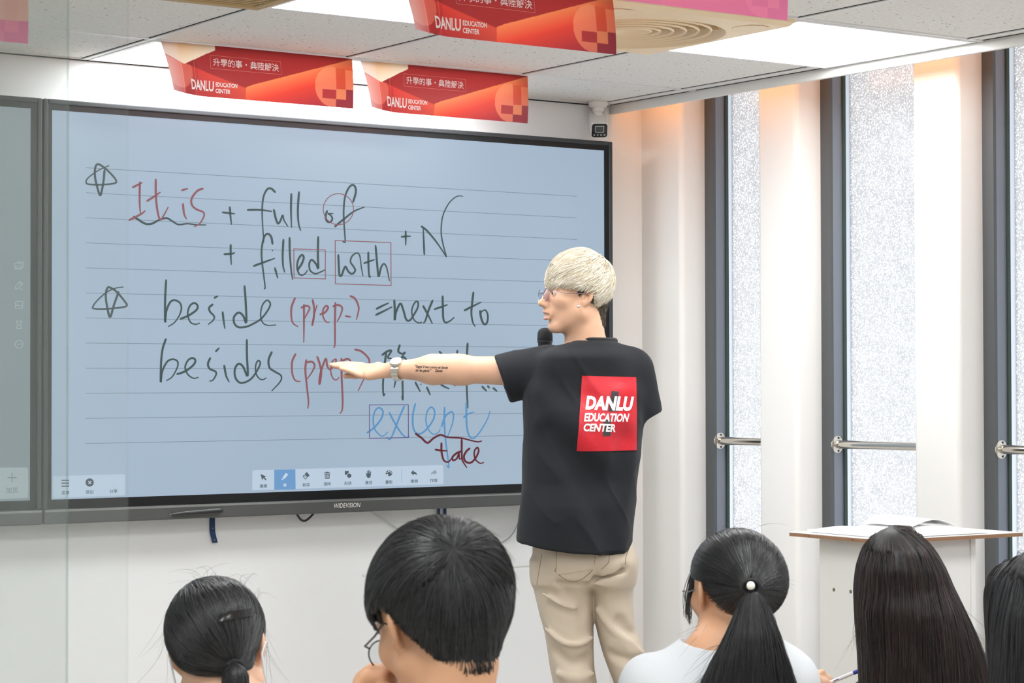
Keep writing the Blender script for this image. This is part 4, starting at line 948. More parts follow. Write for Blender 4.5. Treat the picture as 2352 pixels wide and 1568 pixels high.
def head_basis(theta, pitch=0, roll=0):
    """columns: forward, left, up in the person's frame; theta from +X (image right) towards +Y (away)"""
    t = math.radians(theta); f = np.array([math.cos(t), math.sin(t), 0]); l = np.array([-math.sin(t), math.cos(t), 0]); u = np.array([0, 0, 1.])
    p = math.radians(pitch); f, u = f*math.cos(p)+u*math.sin(p), u*math.cos(p)-f*math.sin(p)
    r = math.radians(roll); l, u = l*math.cos(r)+u*math.sin(r), u*math.cos(r)-l*math.sin(r); return np.stack([f, l, u], 1)
def head_sdf(Q, mouth=0):
    """head frame: x forward, y left, z up, origin between the ear canals"""
    A = Q.copy(); A[:, 1] = np.abs(A[:, 1])
    d = ell(Q, (-.014, 0, .045), (.097, .077, .082))
    d = smin(d, ell(Q, (.034, 0, -.012), (.056, .062, .085)), .03)
    d = smin(d, cap(A, (.004, .050, -.048), (.056, .014, -.096), .022, .016), .03)
    d = smin(d, ell(Q, (.062, 0, -.099), (.019, .022, .016)), .022)
    d = smin(d, ell(A, (.056, .042, -.014), (.026, .024, .022)), .02)
    d = smin(d, cap(A, (.087, .008, .030), (.072, .044, .028), .010), .018)
    d = smax(d, -ell(A, (.098, .032, .008), (.020, .017, .011)), .014)
    d = smin(d, ell(A, (.0765, .031, .007), (.0135, .0145, .0130)), .003)
    d = smax(d, -ell(A, (.0915, .033, .0065), (.0085, .0125, .0040)), .002)
    d = smin(d, cap(Q, (.088, 0, .022), (.110, 0, -.024), .0075, .0095), .012)
    d = smin(d, ell(Q, (.112, 0, -.028), (.012, .0115, .010)), .008)
    d = smin(d, ell(A, (.099, .012, -.031), (.011, .0075, .0085)), .006)
    d = smax(d, -ell(A, (.104, .006, -.040), (.005, .0035, .004)), .003)
    d = smin(d, ell(Q, (.083, 0, -.054), (.018, .026, .020)), .016)
    d = smin(d, chain(A, [(.099, 0, -.053-.0), (.095, .011, -.0545), (.084, .022, -.060)], [.0058, .0052, .003]), .005)
    d = smin(d, chain(A, [(.094, 0, -.070-mouth*.5), (.090, .012, -.0685-mouth*.4), (.083, .021, -.062)], [.0068, .006, .003]), .005)
    d = smax(d, -chain(A, [(.104, 0, -.061-mouth*.25), (.096, .010, -.061-mouth*.2), (.086, .021, -.061)], [.0022+mouth*.42, .002+mouth*.34, .001]), .003)
    d = smax(d, -cap(Q, (.094, 0, -.080), (.090, .0, -.084), .006), .012)
    # ears: rim, bowl, lobe
    E = A-np.array([-.008, .0745, .004]); ca, sa = math.cos(.5), math.sin(.5)
    E = np.stack([E[:, 0], E[:, 1]*ca+E[:, 0]*sa*1.0, E[:, 2]], 1) if False else np.stack([E[:, 0]*ca-E[:, 1]*sa, E[:, 0]*sa+E[:, 1]*ca, E[:, 2]], 1)
    tl = .18; E = np.stack([E[:, 0]*math.cos(tl)+E[:, 2]*math.sin(tl), E[:, 1], -E[:, 0]*math.sin(tl)+E[:, 2]*math.cos(tl)], 1)
    e = ell(E, (-.004, 0, .004), (.0185, .0075, .030)); e = smin(e, ell(E, (.002, -.001, -.024), (.0085, .006, .010)), .006)
    e = smax(e, -ell(E, (-.001, .007, .002), (.0105, .0085, .0185)), .004)
    e = smax(e, -ell(E, (-.004, .0095, .017), (.0085, .006, .009)), .004)
    e = smin(e, cap(E, (.007, .003, -.006), (.008, .001, .004), .0042), .004)
    return smin(d, e, .006)
def person(name, label, u0, D, z0=0):
    o = at_d(u0, 882, D); t = thing(name, label, 'person', (o[0], o[1], 0), -YAW); t['_'] = 0; del t['_']
    def at(u, v, y=0.):
        k = (D+y)/F; return np.array([(u-1176)*k-(u0-1176)*D/F, y, 1.5+(882-v)*k])
    return t, at

# ============ the teacher
T, a_ = person('person', 'standing blond man in a black shirt with a red back print, pointing at the display', 1340, 6.25)
HB = head_basis(196, 5); HO = np.array([-.020, 0, 1.744]); HS = np.array([.90, .92, .885])
toh = lambda P: ((P-HO)@HB)/HS
frh = lambda q: HO+(np.array(q)*HS)@HB.T
SL, SR = np.array([-.135, 0, 1.535]), np.array([.150, -.005, 1.535])
EL, WL = a_(1052, 848, .09), a_(903, 848, .17)
ER, WR = np.array([.105, .135, 1.29]), np.array([-.070, .20, 1.46])
def hand_left(P):
    K = a_(829, 851, .215); tl = nrm((0, .80, .60)); hd = nrm(K-WL); nn = np.cross(hd, tl)
    d = cap(P, WL+tl*.006, K+tl*.014-hd*-.0, .0155, .0135)
    d = smin(d, cap(P, WL-tl*.006, K-tl*.016, .0150, .0125), .02)
    d = smin(d, cap(P, WL*.7+K*.3-tl*.013, K*.75+WL*.25-tl*.028, .0135, .0115), .016)
    tips = [(a_(768, 836.5, .25), .027, .0082), (a_(760.5, 837, .235), .009, .0084), (a_(766, 839, .22), -.009, .0080), (a_(783, 845.5, .20), -.027, .0070)]
    for tip, s, r in tips:
        k0 = K+tl*s; mid = k0*.52+tip*.48+nrm((0, -.3, 1))*.0035; d2 = k0*.24+tip*.76+nrm((0, -.3, 1))*.002
        d = smin(d, chain(P, [k0-hd*.006, mid, d2, tip], [r*1.12, r*1.0, r*.92, r*.80], .003), .006)
    th = [WL*.55+K*.45+tl*.016, a_(842, 860, .245), a_(815, 861.5, .24), a_(794, 862.5, .225)]
    d = smin(d, chain(P, th, [.014, .0115, .0098, .0078], .004), .010); return d
def hand_right(P):
    m0 = np.array([-.113, .165, 1.50]); d = rbx(P, WR*.35+m0*.65+np.array([.02, .012, .0]), (.022, .016, .036), .014)
    d = smin(d, cap(P, WR, WR*.4+m0*.6+np.array([.02, .01, 0]), .024, .022), .02)
    for i in range(4):
        z = 1.545-.021*i; c = np.array([-.113, .165, z])
        d = smin(d, chain(P, [c+(.034, .022, 0), c+(.004, .031, 0), c+(-.026, .016, -.001), c+(-.028, -.012, -.002), c+(-.008, -.026, -.002)], [.0095, .009, .0088, .0082, .0072], .003), .004)
    return smin(d, chain(P, [c+(.03, .0, .02), np.array([-.088, .138, 1.545]), np.array([-.108, .137, 1.572])], [.012, .0105, .008], .004), .006)
def body_T(P):
    d = head_sdf(toh(P), .010)*.885
    d = smin(d, chain(P, [frh((-.022, 0, -.045)), np.array([.012, .015, 1.60]), np.array([.022, .012, 1.53])], [.056, .056, .066]), .03)
    d = smin(d, cap(P, np.array([.02, .01, 1.555]), SL+(0.02, 0, .008), .05, .05), .05); d = smin(d, cap(P, np.array([.02, .01, 1.555]), SR+(-.03, 0, .0), .05, .045), .05)
    d = smin(d, loft(P, [(1.54, -.11, .14, 0, .075), (1.40, -.14, .135, 0, .085), (1.20, -.12, .115, 0, .075), (1.05, -.11, .105, 0, .07), (.95, -.10, .095, 0, .06)]), .05)
    d = smin(d, chain(P, [SL, EL, EL*.62+WL*.38, WL], [.044, .0375, .0385, .0235], .03), .02)
    d = smin(d, cap(P, EL+np.array([.02, -.004, -.004]), EL*.8+WL*.2+np.array([0, -.004, .003]), .035, .036), .02)
    d = smin(d, hand_left(P), .012)
    d = smin(d, chain(P, [SR, ER, ER*.6+WR*.4, WR], [.045, .038, .036, .024], .03), .02); d = smin(d, hand_right(P), .012)
    return d
bT = sculpt('body', body_T, (-.80, -.17, .93), (.27, .34, 1.93), .0029, SKIN, T)
# clothing
m_shirt = mat('black_cotton', (33, 35, 39), .85, sheen=.05, bump=.25, bscale=420, spec=.25)
k8 = lambda u: (u-1340)*6.25/F
zz = lambda v: 1.5+(882-v)*6.25/F
rowsT = [(v, l, r) for v, l, r in [(784, 1322, 1408), (790, 1296, 1424), (797, 1268, 1440), (806, 1240, 1455), (818, 1226, 1466), (840, 1214, 1477), (870, 1207, 1483), (900, 1204, 1484), (930, 1203, 1481), (970, 1203, 1476), (1010, 1203, 1472), (1060, 1201, 1468), (1110, 1198, 1461), (1160, 1194, 1457), (1210, 1190, 1454), (1250, 1187, 1453), (1300, 1186, 1453)]]
rowsT = [(zz(v), k8(l), k8(r), .0, (.062 if v < 788 else .085 if v < 800 else .105 if v < 815 else .122 if v < 900 else .130 if v < 1150 else .135)) for v, l, r in rowsT]
rowsT = [(z, l, r, -.008 if z < 1.5 else 0, b+(.026 if z < 1.2 else .012 if z < 1.4 else 0)) for z, l, r, y, b in rowsT]
CUFF = [a_(1138, 822, .02), a_(1177, 929, -.02)]
def shirt_T(P):
    d = loft(P, rowsT, 2.25)
    # left sleeve: wide cone over the raised arm, cut along the cuff
    s0, s1 = a_(1262, 842, 0), a_(1138, 872, .03)
    sl = cap(P, s0, s1, .066, .070); q = P-s1; sl = np.maximum(sl, cap(P, s0+(0, 0, -.004), s1+(0, 0, -.004), .066, .072))
    axis = nrm((-(CUFF[1]-CUFF[0])[2], 0.0, (CUFF[1]-CUFF[0])[0])); axis = axis if axis[0] < 0 else -axis
    pl = (P-CUFF[0])@axis
    hol = cap(P, s0+(-.06, 0, -.012), s1+(-.1, .01, -.012), .040, .054); sl = smax(smax(sl, pl, .004), -hol, .004); d = smin(d, sl, .012)
    # right sleeve, arm bent forward
    r0, r1 = a_(1452, 850, 0), a_(1474, 960, .03)
    sr = smax(cap(P, r0, r1, .062, .058), (P-a_(1488, 958, 0))@nrm((.34, .1, -.93)), .004); d = smin(d, sr, .03)
    # neck opening
    d = smax(d, -ell(P, (.024, .028, 1.645), (.066, .066, .040)), .006)
    # hem, dipping towards the viewer
    hem = np.interp(P[:, 0], [k8(1186), k8(1230), k8(1300), k8(1400), k8(1453)], [zz(1238), zz(1249), zz(1260), zz(1266), zz(1258)])
    d = smax(d, (hem-P[:, 2])*.9, .004)
    # soft folds
    for c0, c1, r, dp in [((-.11, -.150, 1.36), (.05, -.165, 1.22), .03, .018), ((.12, -.140, 1.34), (.09, -.175, 1.02), .03, .018), ((-.10, -.145, 1.49), (.02, -.155, 1.47), .025, .015), ((.0, -.175, 1.24), (.10, -.180, 1.02), .03, .017)]:
        d = smax(d, -(cap(P, c0, c1, r, r*.8)), .045)
    return d
def wr_T(V):
    w = V.copy(); q = np.stack([w[:, 0]*9+w[:, 2]*5, w[:, 1]*7, w[:, 2]*4-w[:, 0]*3], 1)
    a = vnoise(q, 1.0, 3)*.0060+vnoise(q, 2.3, 4)*.0022+(1-np.abs(vnoise(np.stack([w[:, 0]*14+w[:, 2]*9, w[:, 1]*6, w[:, 2]*4-w[:, 0]*5], 1), 1., 21)))**3*.004
    sleeve = np.exp(-((V[:, 0]+.14)/.06)**2)
    return a*(.5+.5*np.clip((1.62-V[:, 2])/.2, 0, 1))
sh = sculpt('shirt', shirt_T, (-.34, -.2, .95), (.25, .2, 1.66), .0042, m_shirt, T, wr_T)
m_rib = mat('black_rib_knit', (36, 38, 41), .9, sheen=.1)
bs0 = BVHTree.FromPolygons([v.co for v in sh.data.vertices], [p.vertices for p in sh.data.polygons]); pc = []
for k in range(49):
    t_ = 2*math.pi*k/48; h_ = None
    for rr_ in (.070, .074, .078, .083):
        h_ = bs0.ray_cast(Vector((.024+rr_*math.cos(t_), .028+rr_*math.sin(t_), 1.75)), Vector((0, 0, -1)))
        if h_[0] is not None and h_[0].z > 1.56: break
    if h_[0] is not None: pc.append(np.array(h_[0])+np.array((0, 0, .0035)))
MB().tube(pc, .0058, 8).build('collar', m_rib, sh, auto=60)
# pants
m_pants = mat('khaki_cotton', (202, 188, 168), .8, sheen=.1, bump=.2, bscale=500, spec=.2)
def rows(data, yc=0, ry=.09): return [(zz(v), k8(l), k8(r), yc, ry) for v, l, r in data]
hipR = rows([(1215, 1224, 1450), (1250, 1222, 1451), (1290, 1221, 1452), (1320, 1222, 1453), (1335, 1226, 1453)], .0, .112)
legL = rows([(1290, 1222, 1350), (1320, 1222, 1360), (1345, 1224, 1361), (1390, 1234, 1361), (1440, 1248, 1361), (1480, 1256, 1362), (1520, 1262, 1364), (1568, 1271, 1368), (1640, 1280, 1366), (1760, 1290, 1362), (1880, 1296, 1360), (1955, 1298, 1360)], .005, .088)
legR = rows([(1290, 1340, 1453), (1320, 1360, 1453), (1345, 1361, 1453), (1390, 1362, 1453), (1420, 1364, 1455), (1440, 1368, 1460), (1480, 1377, 1473), (1510, 1386, 1484), (1540, 1398, 1486), (1568, 1412, 1480), (1640, 1424, 1492), (1760, 1434, 1496), (1880, 1440, 1498), (1955, 1440, 1500)], .0, .084)
def fold(P, pts, r, dep):
    d = None
    pp = catmull([a_(u, v, y) for u, v, y in pts], 3)
    for a, b in zip(pp[:-1], pp[1:]): q = cap(P, a, b, r); d = q if d is None else np.minimum(d, q)
    return d
FOLDS = [([(1245, 1362, -.08), (1300, 1392, -.095), (1358, 1396, -.07)], 1), ([(1248, 1440, -.06), (1290, 1474, -.09), (1330, 1478, -.09), (1360, 1462, -.06)], 1), ([(1286, 1337, -.10), (1330, 1344, -.11), (1356, 1338, -.09)], -1),
         ([(1368, 1325, -.09), (1395, 1320, -.10), (1425, 1308, -.10)], -1), ([(1372, 1400, -.06), (1400, 1440, -.08), (1440, 1470, -.075), (1478, 1500, -.05)], 1), ([(1405, 1500, -.07), (1440, 1512, -.08), (1480, 1520, -.05)], -1), ([(1420, 1425, -.08), (1445, 1450, -.07), (1468, 1448, -.04)], -1),
         ([(1272, 1495, -.07), (1310, 1520, -.085), (1355, 1508, -.06)], -1), ([(1280, 1545, -.07), (1320, 1556, -.08), (1362, 1545, -.06)], 1), ([(1300, 1360, -.095), (1330, 1372, -.10), (1352, 1366, -.09)], -1), ([(1338, 1400, -.085), (1336, 1430, -.09), (1340, 1450, -.085)], -1)]
def pants_T(P):
    d = smin(loft(P, hipR, 2.3), smin(loft(P, legL, 2.2), loft(P, legR, 2.2), .012), .03)
    d = smin(d, ell(P, a_(1310, 1296, -.050), (.068, .072, .07)), .04); d = smin(d, ell(P, a_(1405, 1292, -.050), (.062, .068, .066)), .04)
    d = smax(d, -cap(P, a_(1372, 1262, -.145), a_(1362, 1322, -.118), .008), .02)
    for pts, s in FOLDS:
        q = fold(P, pts, .006, 0)
        d = smin(d, q+.005, .022) if s > 0 else smax(d, -(q+.001), .026)
    return d
def wr_P(V):
    q = np.stack([V[:, 0]*6, V[:, 1]*6, V[:, 2]*9+V[:, 0]*5], 1); r = 1-np.abs(vnoise(q, 1.5, 9)); low = np.clip((1.0-V[:, 2])/.2, .2, 1)
    return low*((r**2-.45)*.006+vnoise(q, 3.7, 12)*.0012)
pt = sculpt('trousers', pants_T, (-.20, -.18, .14), (.26, .16, 1.12), .0045, m_pants, T, wr_P)
# shoes (below the frame)
for nm, cx in (('shoe', k8(1330)), ('shoe', k8(1470))):
    sculpt(nm, lambda P, cx=cx: smax(smin(ell(P, (cx, .05, .165), (.045, .14, .055)), ell(P, (cx, -.03, .19), (.042, .06, .06)), .03), .141-P[:, 2], .01), (cx-.07, -.13, .13), (cx+.07, .22, .27), .006, mat('white_sneaker', (220, 220, 218), .6), T)
def bvh_of(o): 
    me = o.data; return BVHTree.FromPolygons([v.co for v in me.vertices], [p.vertices for p in me.polygons])
def onto(bv, pts, off, dy=-1):
    out = []
    for x, z in pts:
        h = bv.ray_cast(Vector((x, dy, z)), Vector((0, 1 if dy < 0 else -1, 0)))
        out.append(np.array(h[0])+np.array(h[1])*off*(1 if h[1].y*dy > 0 else -1) if h[0] is not None else np.array((x, 0, z)))
    return out
bs = bvh_of(sh)
def bil(q, u, v): q = [np.array(p, float) for p in q]; return q[0]*(1-u)*(1-v)+q[1]*u*(1-v)+q[2]*u*v+q[3]*(1-u)*v
LOGO = [(1324, 1035), (1462.5, 1035), (1462, 867), (1337, 863)]
px2 = lambda p, y=-.11: (a_(p[0], p[1], y)[0], a_(p[0], p[1], y)[2])
def patch(name, quad, nu, nv, m, off, parent, surf=bs):
    G = [px2(bil(quad, i/nu, j/nv)) for j in range(nv+1) for i in range(nu+1)]
    return mk(name, onto(surf, G, off), np.array([(j*(nu+1)+i, j*(nu+1)+i+1, (j+1)*(nu+1)+i+1, (j+1)*(nu+1)+i) for j in range(nv) for i in range(nu)]), m, parent, True)
m_red = mat('red_print', (205, 28, 44), .42, bump=.35, bscale=120, var=.12, vscale=30)
pr = patch('back_print', LOGO, 40, 48, m_red, .0016, sh)
patch('print_bar', [(1396, 945), (1417, 945), (1420, 900), (1404, 898)], 8, 16, mat('print_dark', (58, 50, 54), .6), .0022, pr)
patch('print_bar', [(1382, 1001), (1400, 1001), (1402, 965), (1385, 965)], 8, 12, MATS['print_dark'], .0022, pr)
def shirt_text(body, q, bold):
    V, Fs = glyphs(body, 1, bold, .06, sub=.16); mn, mx_ = V.min(0), V.max(0)
    P = [px2(bil(q, (p[0]-mn[0])/(mx_[0]-mn[0]), (p[1]-mn[1])/(mx_[1]-mn[1]))) for p in V]
    return mk('lettering', onto(bs, P, .0032), Fs, mat('print_white', (240, 238, 238), .6), pr)
shirt_text('DANLU', [(1343, 942), (1450, 945), (1455, 911), (1347, 909)], .05); shirt_text('EDUCATION', [(1340, 968), (1440, 969), (1444, 950), (1342, 949)], .038); shirt_text('CENTER', [(1338, 990), (1411, 992), (1414, 974), (1340, 972)], .038)
# trouser pockets
bp = bvh_of(pt)
def seam(name, pts, m, r, parent, surf, off=.0004):
    P = onto(surf, [px2(p) for p in catmull(pts, 8)], off); return MB().tube(P, r, 6).build(name, m, parent, auto=60)
m_st = mat('tan_stitching', (150, 132, 106), .8)
pk = patch('pocket', [(1277, 1318), (1362, 1306), (1366, 1262), (1279, 1262)], 16, 14, m_pants, .0022, pt, bp)
seam('stitching', [(1278, 1262), (1277, 1300), (1276, 1313), (1315, 1335), (1352, 1316), (1362, 1298), (1366, 1266)], m_st, .0011, pt, bp)
seam('stitching', [(1276, 1300), (1320, 1303), (1362, 1298)], m_st, .0009, pt, bp)
seam('stitching', [(1443, 1264), (1436, 1280), (1435, 1296)], m_st, .0012, pt, bp); seam('stitching', [(1398, 1266), (1396, 1290), (1380, 1306)], m_st, .0009, pt, bp)
seam('stitching', [(1244, 1275), (1238, 1310), (1232, 1345)], m_st, .0008, pt, bp)
# face details
m_lip = mat('lip_pink', (214, 150, 138), .5)
for s in (1, -1):
    c = frh((.0795, s*.031, .007)); e = MB()
    ey = bpy.data.objects  # eyeball
    g_ = MB().lathe([(.0001, .0094)]+[(.0094*math.sin(a), .0094*math.cos(a)) for a in np.linspace(.15, 3.0, 12)], 16, frh((.0790, s*.031, .0068)), HB[:, 0])
    ob = g_.build('eye', mat('eye_white', (228, 222, 216), .2), T, True)
    MB().lathe([(.0001, .0014), (.0046, .0010), (.0052, 0)], 16, frh((.0790, s*.031, .0068))+HB[:, 0]*.0087, HB[:, 0]).build('iris', mat('eye_dark', (40, 28, 22), .15), ob)
    br = MB().tube([frh(p) for p in [(.0925, s*.012, .0285), (.0915, s*.024, .0325), (.0835, s*.042, .0300)]], [.0022, .0028, .0012], 8).build('eyebrow', mat('brow_brown', (112, 92, 74), .8), T, auto=60)
ring_ = lambda n, fn: [fn(2*math.pi*k/n) for k in range(n+1)]
MB().tube([frh((.1035-.0, 0, -.0525)), frh((.0985, .011, -.0545)), frh((.088, .0215, -.0605))], [.0036, .0034, .0014], 8).build('lip', m_lip, T, auto=60)
MB().tube([frh((.0975, 0, -.0755)), frh((.0945, .011, -.0735)), frh((.0865, .0205, -.0655))], [.0044, .0040, .0016], 8).build('lip', m_lip, T, auto=60)
# glasses
G_ = bpy.data.objects.new('glasses', None); COL.objects.link(G_); G_.parent = T
m_wire = mat('glasses_wire', (150, 150, 160), .25, metal=.9)
def lens_mat(name, tint, a=.16):
    m = bpy.data.materials.new(name); m.use_nodes = True; nt = m.node_tree; nt.nodes.clear(); L = nt.links.new
    tr = nt.nodes.new('ShaderNodeBsdfTransparent'); tr.inputs[0].default_value = (*S(tint), 1); gl = nt.nodes.new('ShaderNodeBsdfGlossy'); gl.inputs['Roughness'].default_value = .03; gl.inputs[0].default_value = (*S((214, 210, 244)), 1)
    mx = nt.nodes.new('ShaderNodeMixShader'); mx.inputs[0].default_value = a; L(tr.outputs[0], mx.inputs[1]); L(gl.outputs[0], mx.inputs[2]); o_ = nt.nodes.new('ShaderNodeOutputMaterial'); L(mx.outputs[0], o_.inputs[0]); return m
m_lens = lens_mat('coated_lens', (238, 238, 250), .12)
for s in (1, -1):
    lp = lambda t, s=s, r=1: frh((.1115-.10*(abs(.034+r*.023*math.cos(t))-.01)**1.2*1.6, s*(.034+r*.023*math.cos(t)), -.001+r*.0195*math.sin(t)))
    MB().tube(ring_(28, lp), .00085, 6, cap=False).build('rim', m_wire, G_, auto=60)
    V = [lp(2*math.pi*k/28, r=.97) for k in range(28)]; mk('lens', V, [tuple(range(28))], m_lens, G_)
    MB().tube([frh((.1035, s*.058, .006)), frh((.094, s*.0665, .008)), frh((.045, s*.074, .007)), frh((.004, s*.0795, .012)), frh((-.018, s*.079, .004))], .0011, 6).build('temple', m_wire, G_, auto=60)
MB().tube([frh((.1130, .0125, .004)), frh((.1145, 0, .0075)), frh((.1130, -.0125, .004))], .0009, 6).build('bridge', m_wire, G_, auto=60)
MB().lathe([(.0001, .0050), (.0030, .0042), (.0048, .0012), (.0042, -.003), (.001, -.004)], 18, a_(1329.5, 703.5, -.083), (-.25, -.95, 0)).build('earring', mat('silver_stud', (232, 232, 230), .18, metal=.9), T, auto=50)
# necklace cord
bb = bvh_of(bT)
pc = []
for k in range(25):
    t_ = -1.1+2.2*k/24+math.pi*1.5; dr = Vector((math.cos(t_), math.sin(t_), 0)); o_ = Vector((.018, .012, 1.592+.032*math.sin((k-12)/24*math.pi)*.6-.012*abs((k-12)/12)))
    hh = bb.ray_cast(o_+dr*.25, -dr)
    if hh[0] is not None: pc.append(np.array(hh[0])+np.array(dr)*.001)
MB().tube(pc, .0011, 6).build('necklace', mat('red_cord', (196, 84, 62), .6), T, auto=60)
# watch
wc = a_(916, 850, .163); wd_ = nrm(WL-EL); side = nrm(np.cross(wd_, (0, 0, 1)))*-1; upw = np.cross(side, wd_); upw = upw if upw[2] > 0 else -upw
face = nrm(np.array([0, -.62, .78])); face = face-wd_*(face@wd_); face = nrm(face); lat = np.cross(wd_, face)
Wt = bpy.data.objects.new('wristwatch', None); COL.objects.link(Wt); Wt.parent = T; Wt['label'] = 'silver wristwatch'
m_ss = mat('watch_steel', (220, 218, 208), .25, metal=.9); m_dial = mat('watch_dial_white', (244, 244, 244), .3)
ra, rb = .0262, .0312
band = MB(); nb = 44; V = []
for k in range(nb):
    t_ = 2*math.pi*k/nb; c_ = wc+face*ra*math.cos(t_)+lat*rb*math.sin(t_); no = nrm(face*math.cos(t_)/ra+lat*math.sin(t_)/rb)
    wdt = .0095+.0030*max(0, math.cos(t_)); bmp = .0012 if k % 2 else .0006
    for s, q_ in ((-1, 0), (-1, .0022+bmp), (-.33, .0024+bmp), (-.3, .0014+bmp), (.3, .0024+bmp), (.33, .0014+bmp), (1, .0022+bmp), (1, 0)): V.append(c_+wd_*wdt*s+no*q_)
Fs = [(k*8+i, k*8+(i+1) % 8, ((k+1) % nb)*8+(i+1) % 8, ((k+1) % nb)*8+i) for k in range(nb) for i in range(8)]
mk('bracelet', V, Fs, m_ss, Wt)
MB().lathe([(.0150, -.004), (.0190, .001), (.0198, .004), (.0190, .0072), (.0172, .0088), (.0166, .0080)], 40, wc+face*(ra+.001), face, cap=False).build('case', m_ss, Wt, auto=35)
dl = MB().lathe([(.0168, .0080), (.001, .0082)], 40, wc+face*(ra+.001), face).build('dial', m_dial, Wt)
for a in range(12):
    t_ = a*math.pi/6; c_ = wc+face*(ra+.0093)+(wd_*math.cos(t_)+lat*math.sin(t_))*.0135; u_ = wd_*math.cos(t_)+lat*math.sin(t_); v_ = np.cross(face, u_)
    mk('hour_mark', [c_-u_*.0016-v_*.0004, c_+u_*.0016-v_*.0004, c_+u_*.0016+v_*.0004, c_-u_*.0016+v_*.0004], [(0, 1, 2, 3)], mat('watch_marks', (150, 150, 152), .3), dl)
MB().tube([wc+face*(ra+.004)+lat*0-wd_*-.0165, wc+face*(ra+.004)+wd_*.0205], .0026, 10).build('crown', m_ss, Wt, auto=50)
# forearm tattoo: two lines of small script
def tattoo(body, q):
    V, Fs = glyphs(body, 1, .03, .30, sub=.3); mn, mx_ = V.min(0), V.max(0)
    P = []
    for p in V:
        c = bil(q, (p[0]-mn[0])/(mx_[0]-mn[0]), (p[1]-mn[1])/(mx_[1]-mn[1])); w = a_(c[0], c[1], .06); P.append((w[0], w[2]))
    mk('tattoo', onto(bb, P, .0005), Fs, mat('tattoo_ink', (74, 66, 58), .7), bT)
tattoo('“Segui il tuo corso et lascia', [(952, 845.5), (1028, 848.5), (1030, 840.5), (952, 837)]); tattoo('dir les genti.”     Dante', [(953, 854), (1016, 856), (1017, 847.5), (953, 846.5)])
# microphone: a thing of its own, held in the hidden right hand
mo_ = a_(1252, 790, .175); MC = T.matrix_basis if False else None
micp = np.array(T.location)+np.array((Matrix.Rotation(-YAW, 3, 'Z') @ Vector(mo_)))
mc = thing('microphone', 'black handheld microphone under the chin of the blond man', 'microphone', tuple(micp), -YAW)
zt = a_(1250, 752.5, .175)[2]-mo_[2]
MB().lathe([(.0001, zt), (.010, zt-.0015), (.0175, zt-.006), (.0212, zt-.014), (.0222, zt-.022), (.0226, zt-.036), (.0215, zt-.0372)], 32).build('foam_head', mat('black_foam', (40, 41, 44), .9, bump=.5, bscale=1400), mc, auto=60)
MB().lathe([(.0216, zt-.0372), (.0232, zt-.0385), (.0232, zt-.0415), (.0212, zt-.0428)], 32).build('ring', mat('mic_ring', (64, 66, 70), .35, metal=.6), mc, auto=50)
MB().lathe([(.0212, zt-.0428), (.0195, zt-.058), (.0150, zt-.075), (.0135, zt-.10), (.0125, zt-.21), (.0120, zt-.215)], 32).build('handle', mat('mic_body', (34, 35, 38), .4), mc, auto=50)

# teacher's hair: short sides dark, bleached top combed forward from the crown
m_bl = hair_mat('bleached_hair', (250, 245, 232), (212, 196, 166), .42, .35); m_blb = mat('bleached_hair_base', (206, 192, 166), .7); m_uc = hair_mat('dark_undercut', (122, 110, 96), (66, 60, 54), .6, .2)
flowT = lambda P: ell(toh(P), (-.010, 0, .054), (.108, .093, .104))*.9
def hairlineT(q):
    """lower edge of the bleached hair in head coordinates"""
    return np.interp(q[:, 0], [-.13, -.10, -.075, -.050, -.038, -.032, -.012, .02, .06, .11], [-.056, -.058, -.045, -.015, .010, .036, .042, .042, .040, .034])
def hairT(P):
    q = toh(P); d = ell(q, (-.010, 0, .054), (.103, .088, .100))*.9; return smax(d, (hairlineT(q)-q[:, 2])*.75, .012)
def underT(P):
    q = toh(P); d = ell(q, (-.015, 0, .040), (.1015, .0800, .088))*.9; d = smin(d, cap(q, (-.052, 0, -.02), (-.062, 0, -.075), .046, .040)*.9, .03)
    low = np.interp(q[:, 0], [-.13, -.075, -.045, -.022, -.006, .012, .022, .03], [-.088, -.090, -.045, -.02, .02, -.006, .012, .05]); d = smax(d, (low-q[:, 2])*.75, .008); return smax(d, (q[:, 0]-.026)*.9, .008)
lo, hi = HO-.16, HO+.18
ub = sculpt('undercut_hair', underT, lo, hi, .0035, m_uc, T)
hb = sculpt('hair', hairT, lo, hi, .0035, m_blb, T)
WH = frh((-.085, .01, .115))
def dirT(P, t):
    q = toh(P); w = np.array((-.075, .012, .13)); v = q-w; v[:, 2] *= .3
    out = np.stack([v[:, 0]+.02, v[:, 1]*1.1, -.035-.10*np.clip(.10-q[:, 2], 0, .1)*6*np.ones(len(q))], 1); return (out*HS)@HB.T
R1 = surf_pts(hairT, lo, hi, 7000, lambda P: toh(P)[:, 2] > hairlineT(toh(P))+.004, 5)
strands('hair', flowT, R1, dirT, .050, 9, m_bl, hb, (-.003, .006), .00085, jit=.19, seed=5, clump=60, stop=lambda P, j: toh(P)[:, 2] < hairlineT(toh(P))-.020*j*j-.001)
R2 = surf_pts(hairT, lo, hi, 2600, lambda P: (toh(P)[:, 2] < hairlineT(toh(P))+.03) & (toh(P)[:, 2] > hairlineT(toh(P))+.001), 6)
strands('hair', flowT, R2, dirT, .042, 8, m_bl, hb, (-.002, .005), .0008, jit=.2, seed=8, clump=60, stop=lambda P, j: toh(P)[:, 2] < hairlineT(toh(P))-.026*j*j-.002)
R3 = surf_pts(underT, lo, hi, 1200, lambda P: toh(P)[:, 2] < .035, 7)
strands('hair', underT, R3, lambda P, t: np.tile(np.array([.1, 0, -1.]), (len(P), 1)), .012, 4, m_uc, ub, (.0003, .002), .0006, jit=.15, seed=9)
